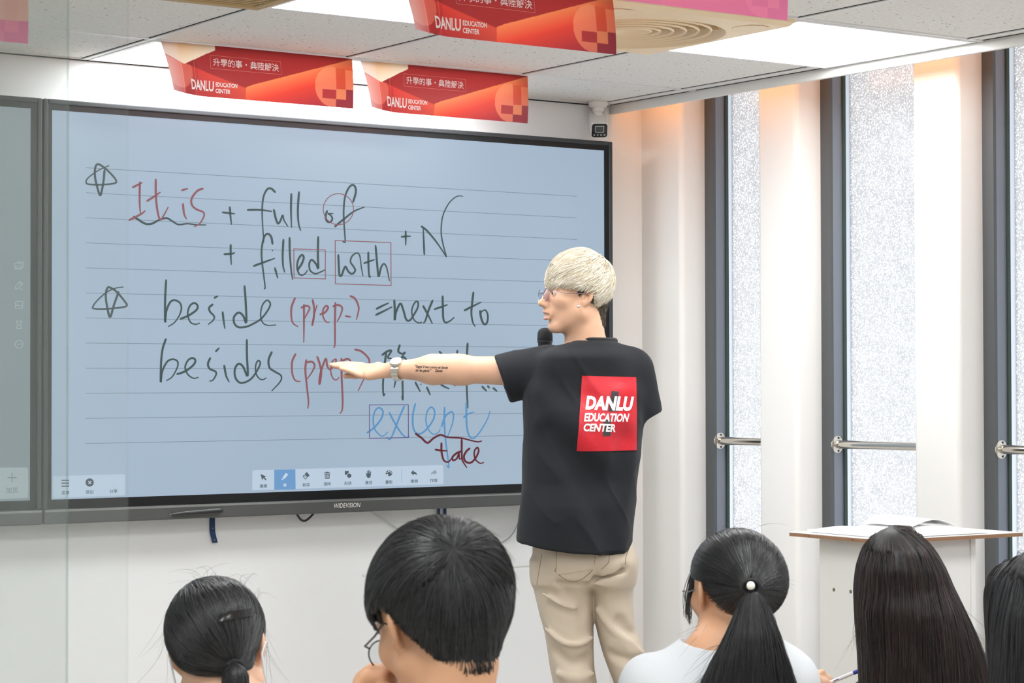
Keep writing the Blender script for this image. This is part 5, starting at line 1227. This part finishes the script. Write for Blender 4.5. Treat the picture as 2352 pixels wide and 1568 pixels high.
# ============ the class, seen from behind
m_dk = hair_mat('black_hair', (30, 30, 31), (58, 58, 60), .34, .5); m_dkb = mat('black_hair_base', (22, 22, 23), .5)
m_br = hair_mat('dark_brown_hair', (24, 23, 24), (66, 52, 48), .34, .5)
DOWN = lambda P, t: np.tile(np.array([0, 0, -1.]), (len(P), 1))
def seated(P, hd, hs, nk, sh_l, sh_r, w=1.0):
    """torso, thighs and shins of a seated body under a head"""
    c = (sh_l+sh_r)/2; d = None
    d = chain(P, [nk, c+np.array([0, 0, .0])], [.048*w, .062*w], .02)
    d = smin(d, cap(P, sh_l, sh_r, .052*w), .05)
    b = np.array([c[0], c[1]-.04, .50]); d = smin(d, smin(cap(P, c+(-.06, 0, -.08), b+(-.06, 0, 0), .085, .10), cap(P, c+(.06, 0, -.08), b+(.06, 0, 0), .085, .10), .06), .05)
    for s in (-1, 1):
        k = b+np.array([s*.085, .34, .0]); d = smin(d, chain(P, [b+(s*.08, .05, 0), k, np.array([k[0], k[1]-.02, .05]), np.array([k[0], k[1]+.10, .035])], [.085, .062, .042, .034], .03), .04)
    return d
def top_sdf(P, sh_l, sh_r, w=1.0, neck=None):
    c = (sh_l+sh_r)/2; d = cap(P, sh_l+(0, 0, -.006), sh_r+(0, 0, -.006), .062*w)
    b = np.array([c[0], c[1]-.04, .50]); d = smin(d, smin(cap(P, c+(-.06, 0, -.06), b+(-.06, 0, 0), .10, .118), cap(P, c+(.06, 0, -.06), b+(.06, 0, 0), .10, .118), .06), .05)
    d = smin(d, cap(P, c+(0, .0, .02), c+(0, 0, -.05), .075, .09), .04)
    for s, q in ((-1, sh_l), (1, sh_r)): d = smin(d, cap(P, q, q+np.array([s*.035, .05, -.20]), .060, .056), .03)
    return d
def spectacles(parent, fr, m, lm):
    G_ = bpy.data.objects.new('glasses', None); COL.objects.link(G_); G_.parent = parent
    for s in (1, -1):
        lp = lambda t, s=s, r=1: fr((.114-.10*(abs(.034+r*.024*math.cos(t))-.01)**1.2*1.4, s*(.034+r*.024*math.cos(t)), -.004+r*.0215*math.sin(t)))
        MB().tube(ring_(28, lp), .0011, 6, cap=False).build('rim', m, G_, auto=60)
        mk('lens', [lp(2*math.pi*k/28, r=.97) for k in range(28)], [tuple(range(28))], lm, G_)
        MB().tube([fr((.104, s*.058, .006)), fr((.096, s*.068, .008)), fr((.045, s*.076, .008)), fr((.004, s*.081, .014)), fr((-.018, s*.080, .004))], .0014, 6).build('temple', m, G_, auto=60)
    MB().tube([fr((.1145, .0125, .002)), fr((.1155, 0, .0055)), fr((.1145, -.0125, .002))], .0011, 6).build('bridge', m, G_, auto=60)
def frame(th, pi, ro, O, Sx):
    B = head_basis(th, pi, ro); O = np.array(O); Sx = np.array(Sx)
    return B, (lambda P: ((P-O)@B)/Sx), (lambda q: O+(np.array(q)*Sx)@B.T)
def face_bits(parent, fr, B):
    for s in (1, -1):
        ob = MB().lathe([(.0001, .0096)]+[(.0096*math.sin(a), .0096*math.cos(a)) for a in np.linspace(.15, 3.0, 12)], 16, fr((.0790, s*.031, .0068)), B[:, 0]).build('eye', MATS['eye_white'], parent, True)
        MB().lathe([(.0001, .0014), (.0046, .0010), (.0052, 0)], 16, fr((.0790, s*.031, .0068))+B[:, 0]*.0088, B[:, 0]).build('iris', MATS['eye_dark'], ob)
def flyaway(name, starts, n, m, parent, up=.03, ln=.09, seed=1, rad=.00028, out=None):
    r = np.random.default_rng(seed); A = []
    for _ in range(n):
        p = np.array(starts[r.integers(len(starts))]); d = nrm(r.normal(size=3)*(.8, .5, .5)+(0, 0, 1.1)) if out is None else nrm(np.array(out)+r.normal(size=3)*.35); L_ = ln*(.5+r.random()); g = nrm(r.normal(size=3)*(1, .6, .3)+(0, 0, -.8))
        A.append([p+d*L_*t*(1-.35*t)+g*L_*.75*t*t for t in np.linspace(0, 1, 10)])
    return tubes(name, np.array(A), rad, m, parent, r)

# ---- girl at the left with a low ponytail and a flat clip
A, at = person('person', 'student at the lower left, dark hair in a low ponytail with a flat black clip', 495, 3.76)
B_, to, fr = frame(86, -14, -8, at(505, 1500, 0), (.95, .95, .93))
nk = fr((-.022, 0, -.055)); shl, shr = at(350, 1668, -.02), at(690, 1660, -.02)
def body_A(P): 
    d = smin(head_sdf(to(P))*.93, chain(P, [nk, (nk+shl+shr)/3+np.array([0, -.02, .03])], [.047, .055]), .025)
    return smin(d, seated(P, None, None, (nk+shl+shr)/3, shl, shr, .92), .04)
sculpt('body', body_A, (-.30, -.22, .0), (.30, .52, 1.2), .0036, SKIN, A)
sculpt('shirt', lambda P: top_sdf(P, shl, shr, .95), (-.34, -.22, .40), (.34, .2, 1.05), .008, mat('pale_grey_cotton', (198, 201, 204), .85, bump=.2, bscale=400), A, lambda V: vnoise(V, 14, 3)*.004)
face_bits(A, fr, B_)
tie = at(540, 1532, -.098)
def flow_A(P): 
    d = ell(to(P), (-.018, 0, .047), (.108, .0865, .093))*.93; return smin(d, cap(P, fr((-.075, 0, .02)), tie+(0, .025, .004), .052, .020), .05)
low_A = lambda q: np.interp(q[:, 0], [-.13, -.09, -.05, -.028, -.018, .02, .06], [-.075, -.06, -.028, -.006, .034, .034, .06])
hair_A = lambda P: smax(flow_A(P)+.0035, (low_A(to(P))-to(P)[:, 2])*.7, .01)
lo, hi = at(495, 1450, 0)-.17, at(495, 1450, 0)+.17
h_ = sculpt('hair', hair_A, lo, hi, .0035, m_dkb, A)
dA = lambda P, t: tie-P+np.array([0, 0, .0])
R = surf_pts(hair_A, lo, hi, 5200, lambda P: (to(P)[:, 2] > low_A(to(P))+.003) & (P[:, 1] < .07), 11)
strands('hair', flow_A, R, dA, .075, 9, m_dk, h_, (-.001, .0026), .00065, jit=.07, seed=12, clump=60)
flyaway('hair', [at(u, v, y) for u, v, y in ((462, 1338, 0), (470, 1335, -.01), (480, 1332, 0), (500, 1325, .0), (520, 1330, .0), (560, 1345, 0), (590, 1380, 0))], 26, m_dk, h_, ln=.07, seed=3, rad=.0002)
flyaway('hair', [at(u, v, y) for u, v, y in ((382, 1400, .02), (378, 1440, .02), (380, 1470, .03), (606, 1430, .02), (614, 1470, .02), (383, 1420, .02), (600, 1400, .02))], 24, m_dk, h_, ln=.075, seed=5, out=(0, -.05, -1.6), rad=.0002)
pon = lambda P: chain(P, [tie+(0, -.008, 0), at(541, 1552, -.115), at(541, 1620, -.125), at(538, 1720, -.12), at(536, 1800, -.12)], [.013, .019, .024, .022, .008], .01)
p_ = sculpt('ponytail', pon, tie+(-.05, -.07, -.26), tie+(.05, .05, .03), .004, m_dkb, h_)
R = surf_pts(pon, tie+(-.05, -.07, -.16), tie+(.05, .05, .02), 900, None, 4); strands('hair', pon, R, DOWN, .09, 8, m_dk, p_, (-.001, .002), .0006, jit=.05, seed=4)
MB().tube(ring_(20, lambda t: tie+np.array([.0165*math.cos(t), -.006, .014*math.sin(t)])), .0035, 8, cap=False).build('hair_tie', mat('black_elastic', (20, 20, 21), .8), h_, auto=60)
def clip_on(quad, surf, D0, m, name, parent, thick):
    P = []
    for j in range(5):
        for i in range(13):
            c = bil(quad, i/12, j/4); q = at(c[0], c[1], -.09)
            for _ in range(25): q = q+np.array([0, 1, 0])*max(-.01, min(.01, surf(q[None])[0]))*1.0
            P.append(q)
    P = np.array(P); n_ = grad(surf, P); up_ = P+n_*thick; g_ = MB(); W_ = 13
    Fs = [(j*W_+i, j*W_+i+1, (j+1)*W_+i+1, (j+1)*W_+i) for j in range(4) for i in range(12)]; g_.add(list(up_)+list(P-n_*.002), Fs); m0 = 65
    for i in range(12): g_.F += [(i+1, i, m0+i, m0+i+1), (4*W_+i, 4*W_+i+1, m0+4*W_+i+1, m0+4*W_+i)]
    for j in range(4): g_.F += [(j*W_, (j+1)*W_, m0+(j+1)*W_, m0+j*W_), ((j+1)*W_+12, j*W_+12, m0+j*W_+12, m0+(j+1)*W_+12)]
    return g_.build(name, m, parent, auto=40)
clip_on([(504, 1421), (568, 1416), (568, 1400), (510, 1402)], flow_A, 0, mat('gloss_black_clip', (10, 10, 11), .18), 'hair_clip', h_, .0045)
MB().tube([fr((-.020, .088, .010)), fr((-.034, .082, -.012)), fr((-.022, .080, -.045)), fr((.02, .078, -.070))], .0018, 6).build('mask_loop', mat('white_elastic', (226, 226, 228), .7), A, auto=60)
MB().tube([fr((-.020, -.088, .010)), fr((-.034, -.082, -.012)), fr((-.022, -.080, -.045)), fr((.02, -.078, -.070))], .0018, 6).build('mask_loop', MATS['white_elastic'], A, auto=60)

# ---- boy in the middle, head bent, turned to the left
Bo, at = person('person', 'student with short black bowl-cut hair and round glasses, head bent, hand at his face', 1015, 2.9)
ear = at(903, 1444, -.05)
B_, _, _ = frame(119, -22, -3, (0, 0, 0), (1, 1, 1)); O_ = ear-B_[:, 1]*.074-B_[:, 0]*-.010
B_, to, fr = frame(119, -22, -3, O_, (1.0, .98, .98))
nk = fr((-.030, 0, -.060)); shl, shr = at(800, 1830, -.02), at(1260, 1800, -.06); ns = (shl+shr)/2+np.array([-.005, -.01, .075])
HBo = at(872, 1552, .065)
def fist(P):
    hd = nrm((.62, -.05, .35)); d = rbx(P, HBo+np.array([-.008, 0, -.022]), (.028, .026, .034), .02)
    for i, (dx, dy, dz) in enumerate([(.0, -.024, .006), (.006, -.008, .012), (.008, .008, .012), (.006, .022, .006)]):
        k0 = HBo+np.array([-.018+dx, dy, -.004+dz]); d = smin(d, chain(P, [k0+np.array([-.012, 0, -.018]), k0, k0+np.array([.022, 0, .0]), k0+np.array([.026, 0, -.022]), k0+np.array([.010, 0, -.030])], [.0105, .0098, .0092, .0085, .0075], .003), .006)
    d = smin(d, chain(P, [HBo+np.array([-.024, -.02, -.03]), HBo+np.array([.0, -.034, -.018]), HBo+np.array([.024, -.034, -.012])], [.0125, .0105, .0082], .004), .008)
    return smin(d, chain(P, [HBo+np.array([-.015, .0, -.045]), HBo+np.array([-.05, -.02, -.13]), at(800, 1960, .10)], [.026, .029, .040], .02), .02)
def body_B(P):
    d = smin(head_sdf(to(P))*.98, chain(P, [nk, ns], [.050, .054]), .02)
    return smin(smin(d, seated(P, None, None, ns, shl, shr, 1.05), .03), fist(P), .002)
sculpt('body', body_B, (-.34, -.24, .0), (.32, .54, 1.33), .0034, SKIN2, Bo)
sculpt('shirt', lambda P: smax(top_sdf(P, shl, shr, 1.06), -ell(P, ns+(0, 0, .02), (.07, .07, .05)), .01), (-.36, -.24, .40), (.34, .22, 1.08), .008, mat('white_cotton', (226, 228, 230), .85, bump=.2, bscale=400), Bo, lambda V: vnoise(V, 14, 3)*.004)
face_bits(Bo, fr, B_)
spectacles(Bo, fr, mat('black_wire', (30, 32, 36), .35, metal=.5), lens_mat('clear_lens', (246, 248, 250), .05))
flow_B = lambda P: smin(ell(to(P), (-.010, -.006, .046), (.109, .096, .098)), cap(to(P), (-.046, 0, -.01), (-.034, 0, -.066), .058, .042), .035)
low_B = lambda q: np.interp(q[:, 0], [-.13, -.10, -.075, -.055, -.040, -.028, -.018, .018, .024, .034, .042, .055, .12], [-.094, -.092, -.084, -.050, -.004, .026, .038, .038, .012, .016, .034, .042, .042])
hair_B = lambda P: smax(flow_B(P)+.004, (low_B(to(P))-to(P)[:, 2])*.7, .012)
lo, hi = at(1015, 1350, 0)-.2, at(1015, 1350, 0)+.2
h_ = sculpt('hair', hair_B, lo, hi, .0034, m_dkb, Bo)
wb = at(1042, 1252, -.085)
for _ in range(6): wb = wb-grad(flow_B, wb[None])[0]*flow_B(wb[None])[0]
wb = wb-grad(flow_B, wb[None])[0]*.004
def dB(P, t): v = P-wb; return v/(np.linalg.norm(v, axis=1)[:, None]+.02)+np.array([0, 0, -.6])*np.clip((np.linalg.norm(v, axis=1)-.045)/.08, 0, 1)[:, None]
R = surf_pts(hair_B, lo, hi, 10500, lambda P: (to(P)[:, 2] > low_B(to(P))+.004), 21)
strands('hair', flow_B, R, dB, .085, 11, m_dk, h_, (-.002, .0026), .00055, jit=.08, seed=22, clump=45, stop=lambda P, j: to(P)[:, 2] < low_B(to(P))-.010*j*j+.004)
R = surf_pts(hair_B, lo, hi, 2600, lambda P: (to(P)[:, 2] < low_B(to(P))+.03) & (to(P)[:, 2] > low_B(to(P))+.002), 23)
strands('hair', flow_B, R, dB, .036, 7, m_dk, h_, (-.003, .004), .00062, jit=.16, seed=24, clump=60, stop=lambda P, j: to(P)[:, 2] < low_B(to(P))-.009*j*j+.002)
R = surf_pts(hair_B, wb-.03, wb+.05, 40, None, 25); strands('hair', flow_B, R, dB, .05, 8, m_dk, h_, (.001, .004), .0005, lift=.005, jit=.3, seed=26)

# ---- girl with a bead on her hair band
C, at = person('person', 'student in a pale grey top, black ponytail held by a band with a white bead', 1690, 4.0)
ear = at(1609, 1369, -.03)
B_, _, _ = frame(109, -4, 0, (0, 0, 0), (1, 1, 1)); O_ = ear-B_[:, 1]*.071+B_[:, 0]*.010
B_, to, fr = frame(109, -4, 0, O_, (.96, .93, .92))
nk = fr((-.022, 0, -.055)); shl, shr = at(1505, 1578, -.03), at(1795, 1570, -.05); ns = (shl+shr)/2+np.array([-.005, .0, .055])
def body_C(P):
    d = smin(head_sdf(to(P))*.92, chain(P, [nk, ns], [.046, .052]), .025); return smin(d, seated(P, None, None, ns, shl, shr, .9), .04)
sculpt('body', body_C, (-.30, -.22, .0), (.26, .52, 1.25), .0036, SKIN2, C)
sculpt('shirt', lambda P: smax(smin(top_sdf(P, shl, shr, .98), cap(P, at(1600, 1520, -.02), at(1740, 1520, -.04), .05), .04), -ell(P, ns+(0, .01, .03), (.06, .06, .035)), .01), (-.36, -.24, .40), (.30, .2, 1.10), .006, MATS['pale_grey_cotton'], C, lambda V: vnoise(V, 16, 3)*.005)
face_bits(C, fr, B_); spectacles(C, fr, mat('grey_wire', (120, 118, 114), .3, metal=.8), MATS.get('clear_lens') or lens_mat('clear_lens2', (246, 248, 250), .05))
tie = at(1722, 1349, -.132)
flow_C = lambda P: smin(ell(to(P), (-.014, 0, .044), (.103, .085, .086))*.93, cap(P, fr((-.055, -.01, .015)), tie+(0, .020, .0), .050, .018), .05)
low_C = lambda q: np.interp(q[:, 0], [-.13, -.09, -.06, -.04, -.026, -.016, .03, .06, .08], [-.085, -.085, -.07, -.03, .004, .034, .034, .05, .07])
hair_C = lambda P: smax(flow_C(P)+.0035, (low_C(to(P))-to(P)[:, 2])*.7, .01)
lo, hi = at(1690, 1320, 0)-.17, at(1690, 1320, 0)+.17
h_ = sculpt('hair', hair_C, lo, hi, .0035, m_dkb, C)
R = surf_pts(hair_C, lo, hi, 5600, lambda P: (to(P)[:, 2] > low_C(to(P))+.003), 31)
strands('hair', flow_C, R, lambda P, t: tie-P, .085, 9, m_dk, h_, (-.001, .0024), .00055, jit=.05, seed=32, clump=70)
rt = [(v, l, r) for v, l, r in [(1356, 1710, 1737), (1372, 1700, 1748), (1400, 1686, 1764), (1450, 1664, 1779), (1500, 1640, 1794), (1560, 1612, 1812), (1640, 1596, 1826), (1740, 1600, 1822), (1830, 1640, 1790)]]
tail_rows = [(at(l, v, -.125)[2], at(l, v, -.125)[0], at(r, v, -.125)[0], -.142-.010*min(1, (v-1356)/80), .012+.022*min(1, (v-1356)/120)) for v, l, r in rt]
tail = lambda P: loft(P, tail_rows, 2.2)
p_ = sculpt('ponytail', tail, at(1590, 1835, -.23), at(1835, 1345, -.07), .004, m_dkb, h_)
def dtail(P, t): return np.stack([(P[:, 0]-tie[0])*.75, np.zeros(len(P)), -np.ones(len(P))*.30], 1)
R = surf_pts(tail, at(1590, 1800, -.23), at(1835, 1345, -.07), 4200, None, 33); strands('hair', tail, R, dtail, .13, 10, m_dk, p_, (-.001, .004), .00055, jit=.05, seed=34, clump=55)
flyaway('hair', [at(u, v, -.15) for u, v in ((1650, 1480), (1635, 1510), (1625, 1540), (1790, 1500), (1800, 1540))], 60, m_dk, p_, ln=.06, seed=6, out=(-.4, 0, -.9), rad=.0003)
# side locks in front of the ear, loose wisps
lk = []; r_ = np.random.default_rng(44)
for _ in range(56):
    j = r_.normal(size=2)*np.array([4, 5]); y = r_.normal()*.006
    pts = [at(u+j[0]*s, v+j[1]*.4, yy+y) for u, v, yy, s in ((1640, 1252, .00, .6), (1612, 1282, .02, .8), (1592, 1320, .04, 1), (1579+r_.random()*8, 1360, .05, 1), (1574+r_.random()*8, 1395+r_.random()*16, .055, 1), (1580+r_.random()*4, 1410+r_.random()*25, .055, .6))]
    cp = np.array(catmull(pts, 3)); lk.append(cp[:16])
tubes('hair', np.array(lk), .0008, m_dk, h_, r_)
flyaway('hair', [at(u, v, 0) for u, v in ((1680, 1216), (1720, 1225), (1755, 1255), (1780, 1300), (1786, 1350), (1640, 1235))], 40, m_dk, h_, ln=.05, seed=9)
flyaway('hair', [at(u, v, -.03) for u, v in ((1640, 1420), (1650, 1440), (1660, 1450))], 30, m_dk, h_, ln=.06, seed=10, out=(-.8, -.2, -.4))
MB().tube(ring_(20, lambda t: tie+np.array([.016*math.cos(t), -.004, .0135*math.sin(t)])), .0042, 8, cap=False).build('hair_band', mat('black_band', (16, 16, 17), .7), h_, auto=60)
bd_ = at(1722.5, 1345, -.153)
MB().lathe([(.0001, .0076), (.0040, .0066), (.0068, .0040), (.0078, 0), (.0068, -.0040), (.0040, -.0066), (.0001, -.0076)], 24, bd_, (1, 0, .1)).build('bead', mat('ivory_bead', (240, 238, 224), .22, coat=.5), h_, True)

# ---- long loose hair in front of the lectern, holding a pen
Dg, at = person('person', 'student with long loose dark hair in front of the lectern, holding up a pen', 2065, 4.45)
B_, to, fr = frame(88, -6, 0, at(2068, 1372, .01), (.94, .92, .92))
nk = fr((-.022, 0, -.055)); shl, shr = at(2022, 1625, -.0), at(2150, 1616, -.0); ns = (shl+shr)/2+np.array([0, .0, .05])
HD = at(1893, 1562, .20)
def hand_D(P):
    d = cap(P, HD+np.array([-.002, 0, -.022]), HD+np.array([.03, .0, -.045]), .021, .024)
    for i, (a, b, c_) in enumerate([((-.006, -.016, .0), (-.020, -.012, .010), (-.008, -.004, .017)), ((-.002, -.004, .004), (-.020, .0, .014), (-.006, .004, .016)), ((.004, .008, .002), (-.014, .012, .010), (-.002, .012, .012)), ((.010, .018, -.002), (-.006, .022, .004), (.004, .020, .006))]):
        d = smin(d, chain(P, [HD+np.array([.016, a[1], -.02]), HD+np.array(a), HD+np.array(b), HD+np.array(c_)], [.0098, .0088, .0078, .0068], .003), .005)
    d = smin(d, chain(P, [HD+np.array([.022, -.022, -.026]), HD+np.array([-.004, -.028, -.004]), HD+np.array([-.028, -.022, .010])], [.0115, .0095, .0075], .003), .006)
    return smin(d, chain(P, [HD+np.array([.03, 0, -.045]), HD+np.array([.07, -.02, -.16]), shl+np.array([.0, .03, -.18]), shl], [.024, .032, .038, .046], .02), .015)
def body_D(P):
    d = smin(head_sdf(to(P))*.92, chain(P, [nk, ns], [.046, .052]), .025); return smin(smin(d, seated(P, None, None, ns, shl, shr, .92), .04), hand_D(P), .015)
sculpt('body', body_D, (-.30, -.22, .0), (.28, .54, 1.25), .0036, SKIN, Dg)
sculpt('shirt', lambda P: top_sdf(P, shl, shr, .98), (-.34, -.24, .40), (.34, .2, 1.06), .007, mat('navy_cotton', (26, 28, 38), .85, bump=.2, bscale=400), Dg, lambda V: vnoise(V, 14, 3)*.004)
face_bits(Dg, fr, B_)
def longhair(P_, at, rows, ry, yc, mb, ms, seed, n=6000, part=None, rad=.0006, h=.0042):
    R_ = []
    for v, l, r in rows:
        a, b = at(l, v, yc), at(r, v, yc); f_ = min(1, ((v-rows[0][0])/70.)**.5) if v > rows[0][0] else .10
        R_.append((a[2], a[0], b[0], yc-(.012 if v > 1380 else 0), max(.006, ry*f_)))
    f = lambda P: loft(P, R_, 2.1)
    lo_ = np.array([min(r[1] for r in R_)-.02, yc-ry-.03, R_[-1][0]-.02]); hi_ = np.array([max(r[2] for r in R_)+.02, yc+ry+.03, R_[0][0]+.02])
    hb_ = sculpt('hair', lambda P: f(P)+.003, lo_, hi_, h, mb, P_)
    ctr = np.array([(R_[0][1]+R_[0][2])/2 if part is None else part, yc, R_[0][0]-.02])
    def df(P, t): 
        v = P-ctr; s = np.clip((ctr[2]+.02-P[:, 2])/.10, 0, 1)[:, None]; return v*np.array([1, .8, .2])/(np.linalg.norm(v, axis=1)[:, None]+1e-6)*(1-s)**1.0+np.array([0, 0, -1.])*(.25+s)+(v*np.array([.35, 0, 0]))*s
    Rt = surf_pts(f, lo_, hi_, n, lambda P: P[:, 1] < yc+ry*.55, seed)
    strands('hair', f, Rt, df, .15, 11, ms, hb_, (-.001, .0035), rad, jit=.035, seed=seed+1, clump=50)
    return hb_, f
hD, fD = longhair(Dg, at, [(1209, 2048, 2064), (1213, 2030, 2085), (1222, 2012, 2100), (1235, 1998, 2116), (1260, 1981, 2140), (1300, 1968, 2163), (1350, 1962, 2184), (1400, 1961, 2206), (1450, 1965, 2230), (1500, 1969, 2250), (1568, 1972, 2270), (1660, 1976, 2284), (1760, 1990, 2276)], .105, -.012, m_dkb, m_br, 41, 7000, part=at(2035, 1215, 0)[0])
flyaway('hair', [at(u, v, -.05) for u, v in ((2200, 1390), (2225, 1440), (2240, 1480), (1966, 1420))], 36, m_br, hD, ln=.06, seed=12, out=(.35, 0, -1))
p0, p1 = at(1905, 1566, .185), at(1969, 1540, .160)
pen = thing('pen', 'white ballpoint pen with a blue end, held in front of the lectern', 'pen', tuple(np.array(Dg.location)+np.array(Matrix.Rotation(-YAW, 3, 'Z') @ Vector(p0))), -YAW)
d = p1-p0; L_ = np.linalg.norm(d); u_ = d/L_
MB().tube([u_*-.045, u_*-.035, u_*(L_-.012)], [.001, .0038, .0042], 14).build('barrel', mat('pen_white', (236, 236, 238), .35), pen, auto=50)
MB().tube([u_*(L_-.012), u_*(L_-.002), u_*L_], [.0044, .0044, .003], 14).build('cap', mat('pen_blue', (44, 60, 168), .35), pen, auto=50)
MB().tube([u_*.006+np.array([0, -.0042, .001]), u_*.018+np.array([0, -.0043, .001])], .0009, 6).build('print', mat('pen_print', (60, 74, 160), .5), pen)

# ---- two more at the right edge
E_, at = person('person', 'student with long straight black hair cut by the right edge, nearest the viewer', 2410, 3.4)
B_, to, fr = frame(88, -4, 0, at(2410, 1440, .01), (.88, .82, .88))
nk = fr((-.022, 0, -.055)); shl, shr = at(2290, 1730, -.0), at(2560, 1730, -.0); ns = (shl+shr)/2+np.array([0, .0, .05])
def body_E(P): 
    d = smin(head_sdf(to(P))*.82, chain(P, [nk, ns], [.046, .052]), .025); return smin(d, seated(P, None, None, ns, shl, shr, .92), .04)
sculpt('body', body_E, (-.30, -.22, .0), (.28, .54, 1.25), .006, SKIN, E_)
sculpt('shirt', lambda P: top_sdf(P, shl, shr, .95), (-.34, -.24, .40), (.34, .2, 1.06), .009, mat('dark_cotton', (36, 36, 40), .85), E_)
hE, _ = longhair(E_, at, [(1262, 2385, 2405), (1266, 2362, 2428), (1276, 2342, 2450), (1290, 2326, 2466), (1320, 2305, 2488), (1362, 2291, 2506), (1400, 2284, 2514), (1440, 2278, 2520), (1518, 2273, 2527), (1600, 2270, 2534), (1720, 2280, 2530)], .108, -.012, m_dkb, m_dk, 51, 3600)
G2, at = person('person', 'student with a rounded dark head, half hidden behind the one at the right edge', 2345, 4.85)
B_, to, fr = frame(90, -4, 0, at(2346, 1415, .01), (.86, .82, .84))
nk = fr((-.022, 0, -.055)); shl, shr = at(2225, 1600, -.0), at(2470, 1600, -.0); ns = (shl+shr)/2+np.array([0, .0, .05])
def body_G(P): 
    d = smin(head_sdf(to(P))*.82, chain(P, [nk, ns], [.046, .052]), .025); return smin(d, seated(P, None, None, ns, shl, shr, .9), .04)
sculpt('body', body_G, (-.30, -.22, .0), (.28, .54, 1.25), .006, SKIN, G2)
sculpt('shirt', lambda P: top_sdf(P, shl, shr, .93), (-.34, -.24, .40), (.34, .2, 1.06), .009, MATS['dark_cotton'], G2)
hG, _ = longhair(G2, at, [(1283, 2330, 2360), (1287, 2315, 2378), (1294, 2299, 2392), (1306, 2283, 2408), (1330, 2268, 2422), (1365, 2261, 2429), (1420, 2260, 2430), (1460, 2262, 2428), (1510, 2268, 2424), (1600, 2272, 2420), (1700, 2280, 2412)], .092, -.005, m_dkb, m_dk, 61, 2600)
